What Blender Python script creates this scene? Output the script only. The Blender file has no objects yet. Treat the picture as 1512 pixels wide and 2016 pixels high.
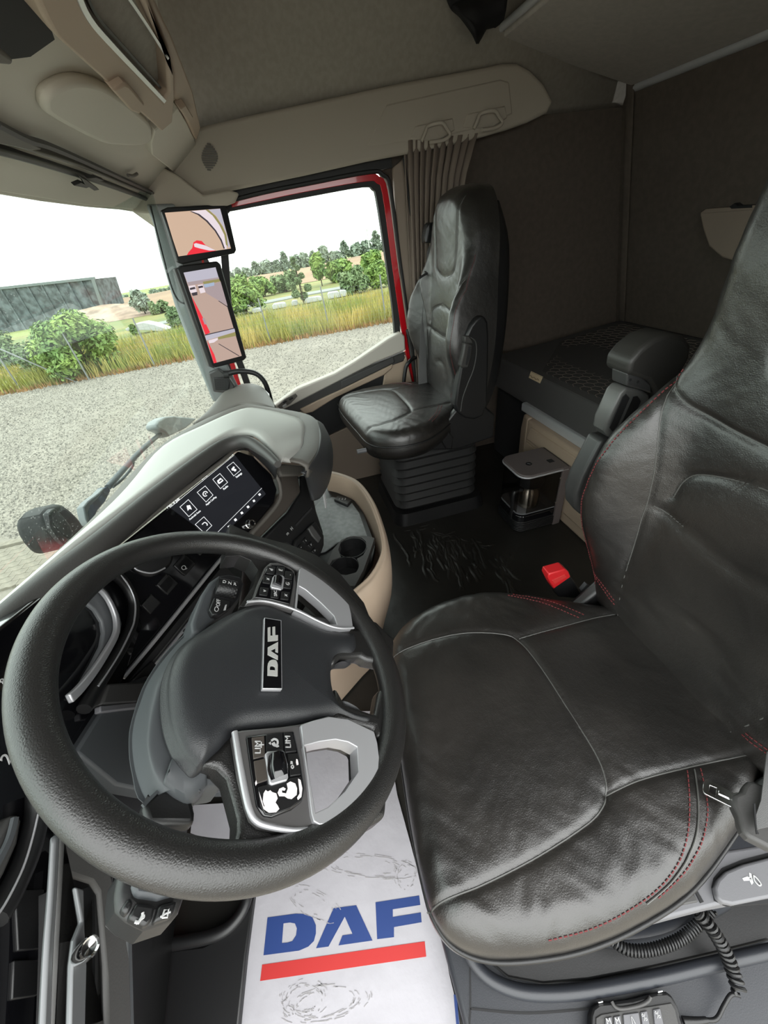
import bpy, math, random
import numpy as np
from mathutils import Vector, Matrix, geometry
random.seed(7); RNG = np.random.default_rng(7)
S = bpy.context.scene; COL = S.collection

# ------------------------------------------------------------------ camera
# cab axes: x to the passenger side, y forward, z up, z = 0 on the cab floor; 1 unit = 1 m
FPX, CX, CY = 757.0, 756.0, 1008.0
AX = Vector((-0.26121101, -0.55780519, 0.78779577)).normalized()
AZ = Vector((-0.10581112, -0.79466618, -0.59775385)).normalized()
AY = AZ.cross(AX).normalized(); AZ = AX.cross(AY).normalized()
CAM = Vector((-1.0, 0.0, 1.25))
RIGHT = Vector((AX[0], AY[0], AZ[0])); DOWN = Vector((AX[1], AY[1], AZ[1])); FWD = Vector((AX[2], AY[2], AZ[2]))
cd = bpy.data.cameras.new('camera'); cam = bpy.data.objects.new('camera', cd); COL.objects.link(cam)
cd.sensor_fit = 'HORIZONTAL'; cd.sensor_width = 36.0; cd.lens = 36.0 * FPX / 1512.0
cd.clip_start = 0.02; cd.clip_end = 3000
m = Matrix.Identity(4)
for i in range(3):
    m[i][0] = RIGHT[i]; m[i][1] = -DOWN[i]; m[i][2] = -FWD[i]; m[i][3] = CAM[i]
cam.matrix_world = m
S.camera = cam

# ------------------------------------------------------------------ world: bright overcast sky
w = bpy.data.worlds.new('world'); S.world = w; w.use_nodes = True
nt = w.node_tree; nt.nodes.clear()
wo = nt.nodes.new('ShaderNodeOutputWorld'); bg = nt.nodes.new('ShaderNodeBackground')
tc = nt.nodes.new('ShaderNodeTexCoord'); sp = nt.nodes.new('ShaderNodeSeparateXYZ'); cr = nt.nodes.new('ShaderNodeValToRGB')
cr.color_ramp.elements[0].position = 0.0; cr.color_ramp.elements[0].color = (0.88, 0.915, 0.88, 1)
cr.color_ramp.elements[1].position = 0.9; cr.color_ramp.elements[1].color = (1.27, 1.28, 1.27, 1)
nt.links.new(tc.outputs['Generated'], sp.inputs[0]); nt.links.new(sp.outputs['Z'], cr.inputs[0])
nt.links.new(cr.outputs[0], bg.inputs[0]); nt.links.new(bg.outputs[0], wo.inputs[0])
bg.inputs[1].default_value = 1.0
S.view_settings.view_transform = 'Standard'; S.view_settings.look = 'None'
S.view_settings.gamma = 1.0; S.view_settings.use_curve_mapping = False
S.view_settings.exposure = 2.3

# ------------------------------------------------------------------ materials
MATS = {}
def mat(name, col, rough=0.5, metal=0.0, spec=0.5, emis=None, estr=1.0, noise=None, bumps=(), coat=0.0, col2=None, voro=None):
    """noise=(scale, amount) colour variation; bumps = [(kind, scale, strength, distance)]"""
    if name in MATS: return MATS[name]
    M = bpy.data.materials.new(name); M.use_nodes = True; n = M.node_tree.nodes; l = M.node_tree.links
    b = n['Principled BSDF']
    b.inputs['Base Color'].default_value = (*col, 1); b.inputs['Roughness'].default_value = rough
    b.inputs['Metallic'].default_value = metal; b.inputs['Specular IOR Level'].default_value = spec
    b.inputs['Coat Weight'].default_value = coat; b.inputs['Coat Roughness'].default_value = 0.28 if coat < 0.45 else 0.04
    if emis is not None:
        estr = estr * 0.21
        b.inputs['Emission Color'].default_value = (*emis, 1); b.inputs['Emission Strength'].default_value = estr
    tcn = n.new('ShaderNodeTexCoord')
    if noise or col2:
        sc, am = noise if noise else (3.0, 0.5)
        t = n.new('ShaderNodeTexNoise'); t.inputs['Scale'].default_value = sc; t.inputs['Detail'].default_value = 5
        l.new(tcn.outputs['Object'], t.inputs['Vector'])
        r = n.new('ShaderNodeValToRGB'); c2 = col2 if col2 else tuple(max(0, c * (1 - am)) for c in col)
        c1 = col if col2 else tuple(min(1, c * (1 + am)) for c in col)
        r.color_ramp.elements[0].position = 0.36; r.color_ramp.elements[0].color = (*c2, 1)
        r.color_ramp.elements[1].position = 0.64; r.color_ramp.elements[1].color = (*c1, 1)
        l.new(t.outputs['Fac'], r.inputs[0]); l.new(r.outputs[0], b.inputs['Base Color'])
    prev = None
    for kind, sc, st, di in bumps:
        if kind == 'voronoi':
            t = n.new('ShaderNodeTexVoronoi'); t.feature = 'DISTANCE_TO_EDGE'; out = t.outputs['Distance']
        elif kind == 'wave':
            t = n.new('ShaderNodeTexWave'); out = t.outputs['Fac']; t.inputs['Distortion'].default_value = 6; t.inputs['Detail'].default_value = 3
        else:
            t = n.new('ShaderNodeTexNoise'); t.inputs['Detail'].default_value = 6; out = t.outputs['Fac']
        t.inputs['Scale'].default_value = sc
        l.new(tcn.outputs['Object'], t.inputs['Vector'])
        bp = n.new('ShaderNodeBump'); bp.inputs['Strength'].default_value = st; bp.inputs['Distance'].default_value = di
        l.new(out, bp.inputs['Height'])
        if prev: l.new(prev, bp.inputs['Normal'])
        prev = bp.outputs['Normal']
    if prev: l.new(prev, b.inputs['Normal'])
    MATS[name] = M
    return M

M_LEATHER = mat('black_leather', (0.0115, 0.0100, 0.0088), 0.40, spec=0.70, coat=0.34, noise=(7, 0.35),
                bumps=[('noise', 6, 0.25, 0.02), ('voronoi', 330, 0.22, 0.002), ('noise', 45, 0.22, 0.006)])
M_WHEEL = mat('wheel_leather', (0.012, 0.0115, 0.0112), 0.38, spec=0.6, coat=0.2, bumps=[('voronoi', 420, 0.30, 0.0016), ('noise', 160, 0.15, 0.001)])
M_PAD = mat('wheel_pad_plastic', (0.018, 0.019, 0.021), 0.42, bumps=[('voronoi', 520, 0.25, 0.0012)])
M_SHROUD = mat('shroud_plastic', (0.055, 0.060, 0.065), 0.55, bumps=[('noise', 700, 0.10, 0.001)])
M_BLACK = mat('black_plastic', (0.008, 0.008, 0.0085), 0.42, bumps=[('noise', 500, 0.12, 0.001)])
M_BLACKM = mat('matt_black', (0.008, 0.008, 0.009), 0.75)
M_GLOSS = mat('piano_black', (0.004, 0.004, 0.005), 0.08, coat=0.5)
M_GREYP = mat('dark_grey_plastic', (0.045, 0.044, 0.043), 0.55, bumps=[('noise', 420, 0.18, 0.001)])
M_DASH = mat('dash_light_grey', (0.44, 0.44, 0.415), 0.62, bumps=[('noise', 600, 0.12, 0.001)])
M_DASHM = mat('dash_mid_grey', (0.105, 0.097, 0.086), 0.58, bumps=[('noise', 500, 0.2, 0.001)])
M_HOOD = mat('dash_hood_grey', (0.036, 0.034, 0.032), 0.55, bumps=[('noise', 500, 0.2, 0.001)])
M_BEIGE = mat('beige_plastic', (0.36, 0.275, 0.205), 0.6, bumps=[('noise', 400, 0.12, 0.001)])
M_BEIGED = mat('taupe_plastic', (0.24, 0.19, 0.15), 0.65, bumps=[('noise', 400, 0.12, 0.001)])
M_CEIL = mat('headliner_fabric', (0.30, 0.275, 0.235), 0.95, noise=(60, 0.06), bumps=[('noise', 350, 0.25, 0.001)])
M_CEILB = mat('headliner_beige', (0.52, 0.49, 0.42), 0.75, bumps=[('noise', 400, 0.12, 0.001)])
M_WALLF = mat('wall_fabric', (0.088, 0.070, 0.056), 0.95, noise=(40, 0.08), bumps=[('noise', 350, 0.25, 0.001)])
M_REDP = mat('red_paint', (0.50, 0.006, 0.012), 0.18, coat=0.6)
M_RUBBER = mat('black_rubber', (0.010, 0.010, 0.010), 0.6)
M_SILVER = mat('satin_silver', (0.50, 0.50, 0.52), 0.38, metal=0.6)
M_CHROME = mat('chrome', (0.80, 0.80, 0.80), 0.10, metal=1.0)
M_ALU = mat('brushed_aluminium', (0.62, 0.63, 0.64), 0.38, metal=0.5)
M_STEEL = mat('steel', (0.55, 0.50, 0.43), 0.25, metal=1.0)
M_WHITE = mat('white_print', (0.42, 0.42, 0.42), 0.5)
M_PAPER = mat('white_paper', (0.37, 0.36, 0.385), 0.75, noise=(9, 0.03), bumps=[('noise', 14, 0.5, 0.006), ('noise', 60, 0.15, 0.002)])
M_BLUE = mat('blue_print', (0.010, 0.036, 0.16), 0.6)
M_REDI = mat('red_print', (0.42, 0.020, 0.018), 0.6)
M_REDB = mat('red_button', (0.45, 0.015, 0.018), 0.3)
M_STITCH = mat('red_thread', (0.13, 0.020, 0.022), 0.7)
M_PIPING = mat('grey_piping', (0.070, 0.070, 0.066), 0.4)
M_STRAP = mat('grey_webbing', (0.10, 0.10, 0.10), 0.75, bumps=[('wave', 300, 0.3, 0.001)])
M_MATFL = mat('black_vinyl_floor', (0.016, 0.015, 0.013), 0.38, noise=(5, 0.25), bumps=[('noise', 5, 0.3, 0.02), ('noise', 300, 0.15, 0.001)])
M_CURT = mat('curtain_cloth', (0.17, 0.135, 0.11), 0.9, bumps=[('noise', 300, 0.2, 0.001)])
M_MATT = mat('mattress_cloth', (0.045, 0.042, 0.040), 0.9, bumps=[('noise', 400, 0.3, 0.001)])
M_MATT2 = mat('mattress_side_cloth', (0.060, 0.057, 0.055), 0.9, bumps=[('noise', 400, 0.3, 0.001)])
M_QUILT = mat('quilt_thread', (0.16, 0.13, 0.11), 0.9)
M_TAG = mat('cloth_tag', (0.55, 0.43, 0.28), 0.8)
M_TAPE = mat('dark_thread', (0.06, 0.04, 0.03), 0.8)
M_GREYW = mat('sill_plastic', (0.020, 0.022, 0.027), 0.40, bumps=[('noise', 500, 0.15, 0.001)])
M_LOCK = mat('control_grey', (0.12, 0.12, 0.128), 0.5, bumps=[('noise', 600, 0.1, 0.001)])
M_WOODISH = mat('brown_plastic', (0.050, 0.042, 0.036), 0.45)
def glassy(name, tint, rough=0.0, ior=1.45, alpha_mix=0.10, speck=None):
    M = bpy.data.materials.new(name); M.use_nodes = True; n = M.node_tree.nodes; l = M.node_tree.links; n.clear()
    o = n.new('ShaderNodeOutputMaterial'); t = n.new('ShaderNodeBsdfTransparent'); t.inputs[0].default_value = (*tint, 1)
    g = n.new('ShaderNodeBsdfGlossy'); g.inputs['Roughness'].default_value = 0.02
    lw = n.new('ShaderNodeLayerWeight'); lw.inputs['Blend'].default_value = 0.5
    pw = n.new('ShaderNodeMath'); pw.operation = 'POWER'; pw.inputs[1].default_value = 5.0; l.new(lw.outputs['Facing'], pw.inputs[0])
    f = n.new('ShaderNodeMath'); f.operation = 'MULTIPLY_ADD'; f.inputs[1].default_value = 0.35; f.inputs[2].default_value = 0.03; l.new(pw.outputs[0], f.inputs[0])
    mx = n.new('ShaderNodeMixShader'); l.new(f.outputs[0], mx.inputs[0]); l.new(t.outputs[0], mx.inputs[1]); l.new(g.outputs[0], mx.inputs[2])
    last = mx
    if speck:
        tcn = n.new('ShaderNodeTexCoord'); v = n.new('ShaderNodeTexVoronoi'); v.inputs['Scale'].default_value = 130
        l.new(tcn.outputs['Object'], v.inputs['Vector'])
        ns = n.new('ShaderNodeTexNoise'); ns.inputs['Scale'].default_value = 2.6; l.new(tcn.outputs['Object'], ns.inputs['Vector'])
        lt = n.new('ShaderNodeMath'); lt.operation = 'LESS_THAN'; lt.inputs[1].default_value = 0.17; l.new(v.outputs['Distance'], lt.inputs[0])
        gt = n.new('ShaderNodeMath'); gt.operation = 'GREATER_THAN'; gt.inputs[1].default_value = 0.50; l.new(ns.outputs['Fac'], gt.inputs[0])
        mu = n.new('ShaderNodeMath'); mu.operation = 'MULTIPLY'; l.new(lt.outputs[0], mu.inputs[0]); l.new(gt.outputs[0], mu.inputs[1])
        m2 = n.new('ShaderNodeMath'); m2.operation = 'MULTIPLY'; m2.inputs[1].default_value = speck; l.new(mu.outputs[0], m2.inputs[0])
        tr = n.new('ShaderNodeBsdfTranslucent'); tr.inputs[0].default_value = (0.5, 0.52, 0.5, 1)
        mx2 = n.new('ShaderNodeMixShader'); l.new(m2.outputs[0], mx2.inputs[0]); l.new(mx.outputs[0], mx2.inputs[1]); l.new(tr.outputs[0], mx2.inputs[2])
        last = mx2
    l.new(last.outputs[0], o.inputs[0])
    MATS[name] = M
    return M
M_GLASS = glassy('window_glass', (0.80, 0.84, 0.82))
M_WSCREEN = glassy('windshield_glass', (0.80, 0.85, 0.83), speck=0.16)
M_PLEX = glassy('smoked_plexiglass', (0.66, 0.64, 0.62))

# ------------------------------------------------------------------ helpers
def ray(px, py):
    return (RIGHT * (px - CX) + DOWN * (py - CY) + FWD * FPX)
def P(px, py, x=None, y=None, z=None, pl=None):
    """the point of the cab that stands on a given plane, measured from the photograph"""
    r = ray(px, py)
    if pl is not None: t = (pl[0] - CAM).dot(pl[1]) / r.dot(pl[1])
    elif x is not None: t = (x - CAM.x) / r.x
    elif y is not None: t = (y - CAM.y) / r.y
    else: t = (z - CAM.z) / r.z
    return CAM + r * t
def PP(pts, **k): return [P(a, b, **k) for a, b in pts]
def crop(pts, ox, oy, s): return [(ox + a / s, oy + b / s) for a, b in pts]
def plane3(a, b, c):
    n = (b - a).cross(c - a).normalized()
    if n.dot(CAM - a) < 0: n = -n
    return (a, n)
def off(pl, d): return (pl[0] + pl[1] * d, pl[1])

def tag(o, label=None, cat=None, group=None, kind=None):
    if label: o['label'] = label
    if cat: o['category'] = cat
    if group: o['group'] = group
    if kind: o['kind'] = kind
    return o
def empty(name, loc, label, cat, group=None):
    o = bpy.data.objects.new(name, None); COL.objects.link(o); o.location = loc; o.empty_display_size = 0.05
    return tag(o, label, cat, group)
def link(name, me, material, parent=None, smooth=False, angle=35):
    if material is not None and not me.materials: me.materials.append(material)
    o = bpy.data.objects.new(name, me); COL.objects.link(o)
    if smooth:
        me.polygons.foreach_set('use_smooth', [True] * len(me.polygons))
        me.set_sharp_from_angle(angle=math.radians(angle))
    if parent is not None:
        o.parent = parent
        q = parent; off_ = Vector((0, 0, 0))
        while q is not None: off_ = off_ + q.location; q = q.parent
        o.matrix_parent_inverse = Matrix.Translation(-off_)
    return o
def mesh(name, verts, faces, material, parent=None, smooth=True, angle=35, bevel=0.0, subsurf=0, seg=2):
    me = bpy.data.meshes.new(name); me.from_pydata([tuple(v) for v in verts], [], faces); me.update()
    o = link(name, me, material, parent, smooth, angle)
    if bevel:
        b = o.modifiers.new('bevel', 'BEVEL'); b.width = bevel; b.segments = seg; b.limit_method = 'ANGLE'; b.angle_limit = math.radians(30); b.use_clamp_overlap = True
    if subsurf:
        s = o.modifiers.new('sub', 'SUBSURF'); s.levels = subsurf; s.render_levels = subsurf
    return o
def smooth_pts(pts, n=6, closed=False):
    pts = [Vector(p) for p in pts]; out = []; N = len(pts)
    rng = range(N) if closed else range(N - 1)
    for i in rng:
        if closed: p0, p1, p2, p3 = pts[i - 1], pts[i], pts[(i + 1) % N], pts[(i + 2) % N]
        else: p0, p1, p2, p3 = pts[max(i - 1, 0)], pts[i], pts[i + 1], pts[min(i + 2, N - 1)]
        for k in range(n):
            t = k / n
            out.append(0.5 * ((2 * p1) + (p2 - p0) * t + (2 * p0 - 5 * p1 + 4 * p2 - p3) * t * t + (3 * p1 - p0 - 3 * p2 + p3) * t ** 3))
    if not closed: out.append(pts[-1].copy())
    return out
def slab(name, pts, thick, material, parent=None, normal=None, holes=(), bevel=0.0, seg=2, rnd=0):
    """a plate whose front outline is pts; it is `thick` deep, away from `normal`"""
    pts = [Vector(p) for p in pts]
    if rnd: pts = smooth_pts(pts, rnd, True)
    if normal is None:
        n = Vector((0, 0, 0))
        for i in range(len(pts)): n += pts[i].cross(pts[(i + 1) % len(pts)])
        n.normalize()
        c = sum(pts, Vector()) / len(pts)
        if n.dot(CAM - c) < 0: n = -n
    else: n = Vector(normal).normalized()
    loops = [pts] + [[Vector(p) for p in h] for h in holes]
    flat = [p for l in loops for p in l]; N = len(flat)
    verts = flat + [p - n * thick for p in flat]; faces = []
    if len(loops) == 1: faces = [tuple(range(N)), tuple(range(2 * N - 1, N - 1, -1))]
    else:
        u = n.orthogonal().normalized(); v = n.cross(u)
        l2 = [[Vector((p.dot(u), p.dot(v), 0)) for p in l] for l in loops]
        for t in geometry.tessellate_polygon(l2):
            faces.append(tuple(t)); faces.append(tuple(i + N for i in reversed(t)))
    st = 0
    for l in loops:
        L = len(l)
        for i in range(L):
            a, b = st + i, st + (i + 1) % L
            faces.append((a, b, b + N, a + N))
        st += L
    me = bpy.data.meshes.new(name); me.from_pydata([tuple(v) for v in verts], [], faces); me.update()
    import bmesh
    bm = bmesh.new(); bm.from_mesh(me); bmesh.ops.recalc_face_normals(bm, faces=bm.faces)
    if len(loops) > 1: bmesh.ops.dissolve_limit(bm, angle_limit=0.01, verts=bm.verts, edges=bm.edges)
    bm.to_mesh(me); bm.free()
    o = link(name, me, material, parent, True, 30)
    if bevel:
        b = o.modifiers.new('bevel', 'BEVEL'); b.width = bevel; b.segments = seg; b.limit_method = 'ANGLE'; b.angle_limit = math.radians(40); b.use_clamp_overlap = True
    return o
def box(name, c, size, material, parent=None, rot=None, bevel=0.003, seg=2):
    R = rot if rot is not None else Matrix.Identity(3)
    v = [Vector(c) + R @ Vector((sx * size[0] / 2, sy * size[1] / 2, sz * size[2] / 2)) for sx in (-1, 1) for sy in (-1, 1) for sz in (-1, 1)]
    f = [(0, 1, 3, 2), (4, 6, 7, 5), (0, 4, 5, 1), (2, 3, 7, 6), (0, 2, 6, 4), (1, 5, 7, 3)]
    return mesh(name, v, f, material, parent, True, 30, bevel, 0, seg)
def frame_from(d):
    d = d.normalized(); u = d.orthogonal().normalized()
    return u, d.cross(u)
def tube(name, pts, r, material, parent=None, seg=12, n=5, closed=False, flat=1.0, up=None):
    pts = smooth_pts(pts, n, closed) if n > 1 else [Vector(p) for p in pts]
    N = len(pts); rr = r if isinstance(r, (list, tuple)) else [r]
    verts = []; faces = []; pu = None
    for i, p in enumerate(pts):
        a = pts[i - 1] if (i > 0 or closed) else p; b = pts[(i + 1) % N] if (i < N - 1 or closed) else p
        d = (b - a)
        if d.length < 1e-9: d = Vector((0, 0, 1))
        d.normalize()
        if up is not None: u = Vector(up)
        elif pu is None: u = d.orthogonal()
        else: u = pu
        u = (u - d * u.dot(d))
        if u.length < 1e-6: u = d.orthogonal()
        u.normalize(); pu = u; v = d.cross(u)
        t = i / max(N - 1, 1) * (len(rr) - 1); k = min(int(t), len(rr) - 1); k2 = min(k + 1, len(rr) - 1); R = rr[k] * (1 - (t - k)) + rr[k2] * (t - k)
        for s in range(seg):
            an = 2 * math.pi * s / seg
            verts.append(p + u * math.cos(an) * R * flat + v * math.sin(an) * R)
    M_ = N if closed else N - 1
    for i in range(M_):
        for s in range(seg):
            a = i * seg + s; b = i * seg + (s + 1) % seg; c = ((i + 1) % N) * seg + (s + 1) % seg; d_ = ((i + 1) % N) * seg + s
            faces.append((a, b, c, d_))
    if not closed: faces.append(tuple(range(seg - 1, -1, -1))); faces.append(tuple(range((N - 1) * seg, N * seg)))
    return mesh(name, verts, faces, material, parent, True, 50)
def loft(name, rows, material, parent=None, nu=6, nv=4, closed=False, thick=0.0, caps=False, angle=60):
    """smooth surface through rows of points"""
    rs = [smooth_pts(r, nu, closed) if nu > 1 else [Vector(p) for p in r] for r in rows]
    if nv > 1:
        cols = [smooth_pts([r[i] for r in rs], nv) for i in range(len(rs[0]))]
        rs = [[c[j] for c in cols] for j in range(len(cols[0]))]
    W = len(rs[0]); verts = [p for r in rs for p in r]; faces = []
    for j in range(len(rs) - 1):
        for i in range(W if closed else W - 1):
            a = j * W + i; b = j * W + (i + 1) % W
            faces.append((a, b, b + W, a + W))
    if caps: faces.append(tuple(range(W - 1, -1, -1))); faces.append(tuple(range((len(rs) - 1) * W, len(rs) * W)))
    o = mesh(name, verts, faces, material, parent, True, angle)
    if thick:
        s = o.modifiers.new('solid', 'SOLIDIFY'); s.thickness = abs(thick); s.offset = -1 if thick > 0 else 1
    return o
def lathe(name, c, axis, prof, material, parent=None, seg=32):
    ax = Vector(axis).normalized(); u, v = frame_from(ax); verts = []; faces = []
    for r, h in prof:
        for s in range(seg):
            an = 2 * math.pi * s / seg
            verts.append(Vector(c) + ax * h + (u * math.cos(an) + v * math.sin(an)) * r)
    for i in range(len(prof) - 1):
        for s in range(seg):
            a = i * seg + s; b = i * seg + (s + 1) % seg
            faces.append((a, b, b + seg, a + seg))
    if prof[0][0] > 1e-5: faces.append(tuple(range(seg - 1, -1, -1)))
    if prof[-1][0] > 1e-5: faces.append(tuple(range((len(prof) - 1) * seg, len(prof) * seg)))
    return mesh(name, verts, faces, material, parent, True, 35)
def text(name, s, loc, udir, normal, size, material, parent=None, depth=0.0004):
    cu = bpy.data.curves.new(name, 'FONT'); cu.body = s; cu.size = size; cu.extrude = depth; cu.align_x = 'CENTER'; cu.align_y = 'CENTER'
    tmp = bpy.data.objects.new('tmp_text', cu)
    me = bpy.data.meshes.new_from_object(tmp); bpy.data.objects.remove(tmp); bpy.data.curves.remove(cu)
    n = Vector(normal).normalized(); u = Vector(udir); u = (u - n * u.dot(n)).normalized(); v = n.cross(u)
    L = Vector(loc)
    for vt in me.vertices:
        vt.co = L + u * vt.co.x + v * vt.co.y + n * (vt.co.z + depth)
    me.materials.clear()
    return link(name, me, material, parent)
def joined(name, parts, material, parent=None, smooth=True, angle=40):
    """one mesh from [(verts, faces)]"""
    V = []; F = []
    for v, f in parts:
        b = len(V); V += [tuple(p) for p in v]; F += [tuple(i + b for i in q) for q in f]
    return mesh(name, V, F, material, parent, smooth, angle)
def bar_vf(a, b, w, h=None, up=(0, 0, 1)):
    a = Vector(a); b = Vector(b); h = w if h is None else h
    d = (b - a).normalized(); u = Vector(up); u = u - d * u.dot(d)
    u = u.normalized() if u.length > 1e-6 else d.orthogonal().normalized()
    s = d.cross(u)
    v = [p + s * (i * w / 2) + u * (j * h / 2) for p in (a, b) for i, j in ((-1, -1), (1, -1), (1, 1), (-1, 1))]
    return v, [(3, 2, 1, 0), (4, 5, 6, 7), (0, 1, 5, 4), (1, 2, 6, 5), (2, 3, 7, 6), (3, 0, 4, 7)]
def strip(name, pts, width, thick, pl, material, parent=None, n=5, bevel=0.0):
    """a flat band of given width along a path on a plane"""
    c = smooth_pts(pts, n) if n > 1 else [Vector(p) for p in pts]; N = len(c); nrm = pl[1]; L = []; R = []
    for i, p in enumerate(c):
        d = (c[min(i + 1, N - 1)] - c[max(i - 1, 0)]).normalized(); s = nrm.cross(d).normalized()
        wd = width[0] + (width[1] - width[0]) * i / (N - 1) if isinstance(width, tuple) else width
        L.append(p + s * wd / 2); R.append(p - s * wd / 2)
    return slab(name, L + R[::-1], thick, material, parent, normal=nrm, bevel=bevel)

# -- upholstery: an outline in a local frame, rounded edge, sunk seams
class Frame:
    def __init__(s, O, U, V): s.O = Vector(O); s.U = Vector(U).normalized(); s.V = Vector(V).normalized(); s.N = s.U.cross(s.V).normalized()
    def w(s, a, b, c=0.0): return s.O + s.U * a + s.V * b + s.N * c
def seg_dist(P_, poly, closed):
    P_ = np.asarray(P_, float); poly = np.asarray(poly, float); best = np.full(len(P_), 1e9)
    n = len(poly); rng = range(n) if closed else range(n - 1)
    for i in rng:
        a = poly[i]; b = poly[(i + 1) % n]; ab = b - a; L = (ab ** 2).sum() + 1e-12
        t = np.clip(((P_ - a) @ ab) / L, 0, 1); d = np.hypot(*(P_ - a - t[:, None] * ab).T)
        best = np.minimum(best, d)
    return best
def sm2(pts, n=8, closed=False): return np.array([(p.x, p.y) for p in smooth_pts([(a, b, 0) for a, b in pts], n, closed)])
class Cushion:
    def __init__(s, fr, outline, r, puff, seams=(), extra=None, sw=0.006, sd=0.006, creases=0.0):
        s.fr = fr; s.out = sm2(outline, 12, True); s.r = r; s.puff = puff; s.seams = [sm2(q, 8) for q in seams]; s.extra = extra; s.sw = sw; s.sd = sd; s.creases = creases
    def h(s, Q):
        Q = np.asarray(Q, float); d = seg_dist(Q, s.out, True)
        dd = np.minimum(d, s.r); z = -s.r + np.sqrt(np.maximum(0, s.r ** 2 - (s.r - dd) ** 2))
        z = z + s.puff * (1 - np.exp(-d / 0.07))
        for q in s.seams:
            ds = seg_dist(Q, q, False); z = z - s.sd * np.exp(-(ds / s.sw) ** 2) - 0.5 * s.sd * np.exp(-(ds / (4 * s.sw)) ** 2)
        if s.creases:
            x, y = Q[:, 0], Q[:, 1]
            z = z + s.creases * (np.sin(60 * x + 14 * np.sin(9 * y)) * np.sin(23 * y + 7 * x) * 0.5 + 0.5 * np.sin(140 * x + 30 * y + 5 * np.sin(40 * y)) * np.cos(33 * x - 51 * y)) * np.exp(-d / 0.10)
        if s.extra is not None: z = z + s.extra(Q[:, 0], Q[:, 1])
        return z
    def build(s, name, thick, material, parent, rings=46, inset=0.0):
        o = s.out; n = len(o); c = o.mean(axis=0); ss = 1 - (1 - np.linspace(0.02, 1, rings)) ** 1.5
        pts = np.concatenate([c + (o - c) * k for k in ss]); z = s.h(pts)
        V = [s.fr.w(a, b, h) for (a, b), h in zip(pts, z)]; F = []
        V.append(s.fr.w(c[0], c[1], float(s.h([c])[0]))); ci = len(V) - 1
        for i in range(n): F.append((ci, i, (i + 1) % n))
        for j in range(rings - 1):
            for i in range(n):
                a = j * n + i; b = j * n + (i + 1) % n; F.append((a, a + n, b + n, b))
        base = (rings - 1) * n; zb = z[base:]
        for k, (t, q) in enumerate(((0.33, 0.004), (0.66, 0.004), (1.0, 0.0 - inset))):
            st = len(V)
            for i in range(n):
                dirv = o[i] - c; L = np.hypot(*dirv); p = o[i] + dirv / L * q
                V.append(s.fr.w(p[0], p[1], zb[i] * (1 - t) + (-thick) * t))
            for i in range(n):
                a = base + i; b = base + (i + 1) % n; F.append((a, st + i, st + (i + 1) % n, b))
            base = st
        F.append(tuple(base + i for i in range(n - 1, -1, -1)))
        F = [tuple(reversed(f)) for f in F]
        me = bpy.data.meshes.new(name); me.from_pydata([tuple(v) for v in V], [], F); me.update()
        import bmesh
        bm = bmesh.new(); bm.from_mesh(me); bmesh.ops.recalc_face_normals(bm, faces=bm.faces); bm.to_mesh(me); bm.free()
        return link(name, me, material, parent, True, 60)
    def on(s, pts, lift=0.001, n=8):
        q = sm2(pts, n) if n > 1 else np.array(pts, float); z = s.h(q)
        return [s.fr.w(a, b, float(h) + lift) for (a, b), h in zip(q, z)]
    def piping(s, name, pts, r, material, parent, lift=0.0015):
        return tube(name, s.on(pts, lift), r, material, parent, seg=6, n=1)
    def stitches(s, name, paths, material, parent, step=0.0075, dash=0.0048, w=0.0014, lift=0.0012):
        parts = []
        for pth in paths:
            q = s.on(pth, lift, 14); L = [0.0]
            for a, b in zip(q, q[1:]): L.append(L[-1] + (b - a).length)
            def at(t):
                for i in range(len(L) - 1):
                    if L[i + 1] >= t: return q[i].lerp(q[i + 1], (t - L[i]) / max(L[i + 1] - L[i], 1e-9))
                return q[-1]
            t = 0.0
            while t + dash < L[-1]:
                parts.append(bar_vf(at(t), at(t + dash), w, w, up=s.fr.N)); t += step
        o = joined(name, parts, material, parent, False); o['kind'] = 'stuff'
        return o

# ================================================================== OUTDOORS
_a = ray(445, 537); _b = ray(750, 482)
GN = _a.cross(_b).normalized()
if GN.z < 0: GN = -GN
GO = CAM - GN * 2.75                                   # foot of the camera on the ground
GX = (Vector((1, 0, 0)) - GN * GN.x).normalized(); GY = GN.cross(GX)
def G(a, b, h=0.0): return GO + GX * a + GY * b + GN * h
def PG(px, py, h=0.0): return P(px, py, pl=(GO + GN * h, GN))
def gab(p): d = p - GO; return d.dot(GX), d.dot(GY)

M_GRAV = mat('pale_gravel', (0.185, 0.168, 0.140), 0.95, noise=(0.9, 0.16), bumps=[('noise', 30, 0.6, 0.02)])
M_STONE = mat('gravel_stone', (0.185, 0.170, 0.145), 0.9, noise=(23, 0.65))
M_PAVER = mat('concrete_paver', (0.173, 0.155, 0.122), 0.9, noise=(14, 0.15))
M_SAND = mat('dry_soil', (0.216, 0.137, 0.079), 0.95, noise=(0.06, 0.2))
M_MEAD = mat('meadow_ground', (0.187, 0.166, 0.050), 0.95, col2=(0.108, 0.137, 0.036), noise=(0.25, 0.3))
M_GRASS = mat('dry_grass', (0.43, 0.335, 0.105), 0.9, col2=(0.173, 0.230, 0.050), noise=(0.45, 0.3))
M_GRASSO = mat('rusty_grass', (0.259, 0.144, 0.058), 0.9, noise=(2, 0.3))
M_LEAF = mat('green_leaves', (0.21, 0.30, 0.065), 0.7, col2=(0.094, 0.173, 0.043), noise=(1.2, 0.3))
M_LEAFD = mat('dull_green_leaves', (0.173, 0.230, 0.108), 0.8, col2=(0.108, 0.166, 0.072), noise=(0.8, 0.3))
M_LEAFH = mat('hazy_green_leaves', (0.27, 0.31, 0.25), 0.9, col2=(0.20, 0.25, 0.195), noise=(0.05, 0.3))
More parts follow.
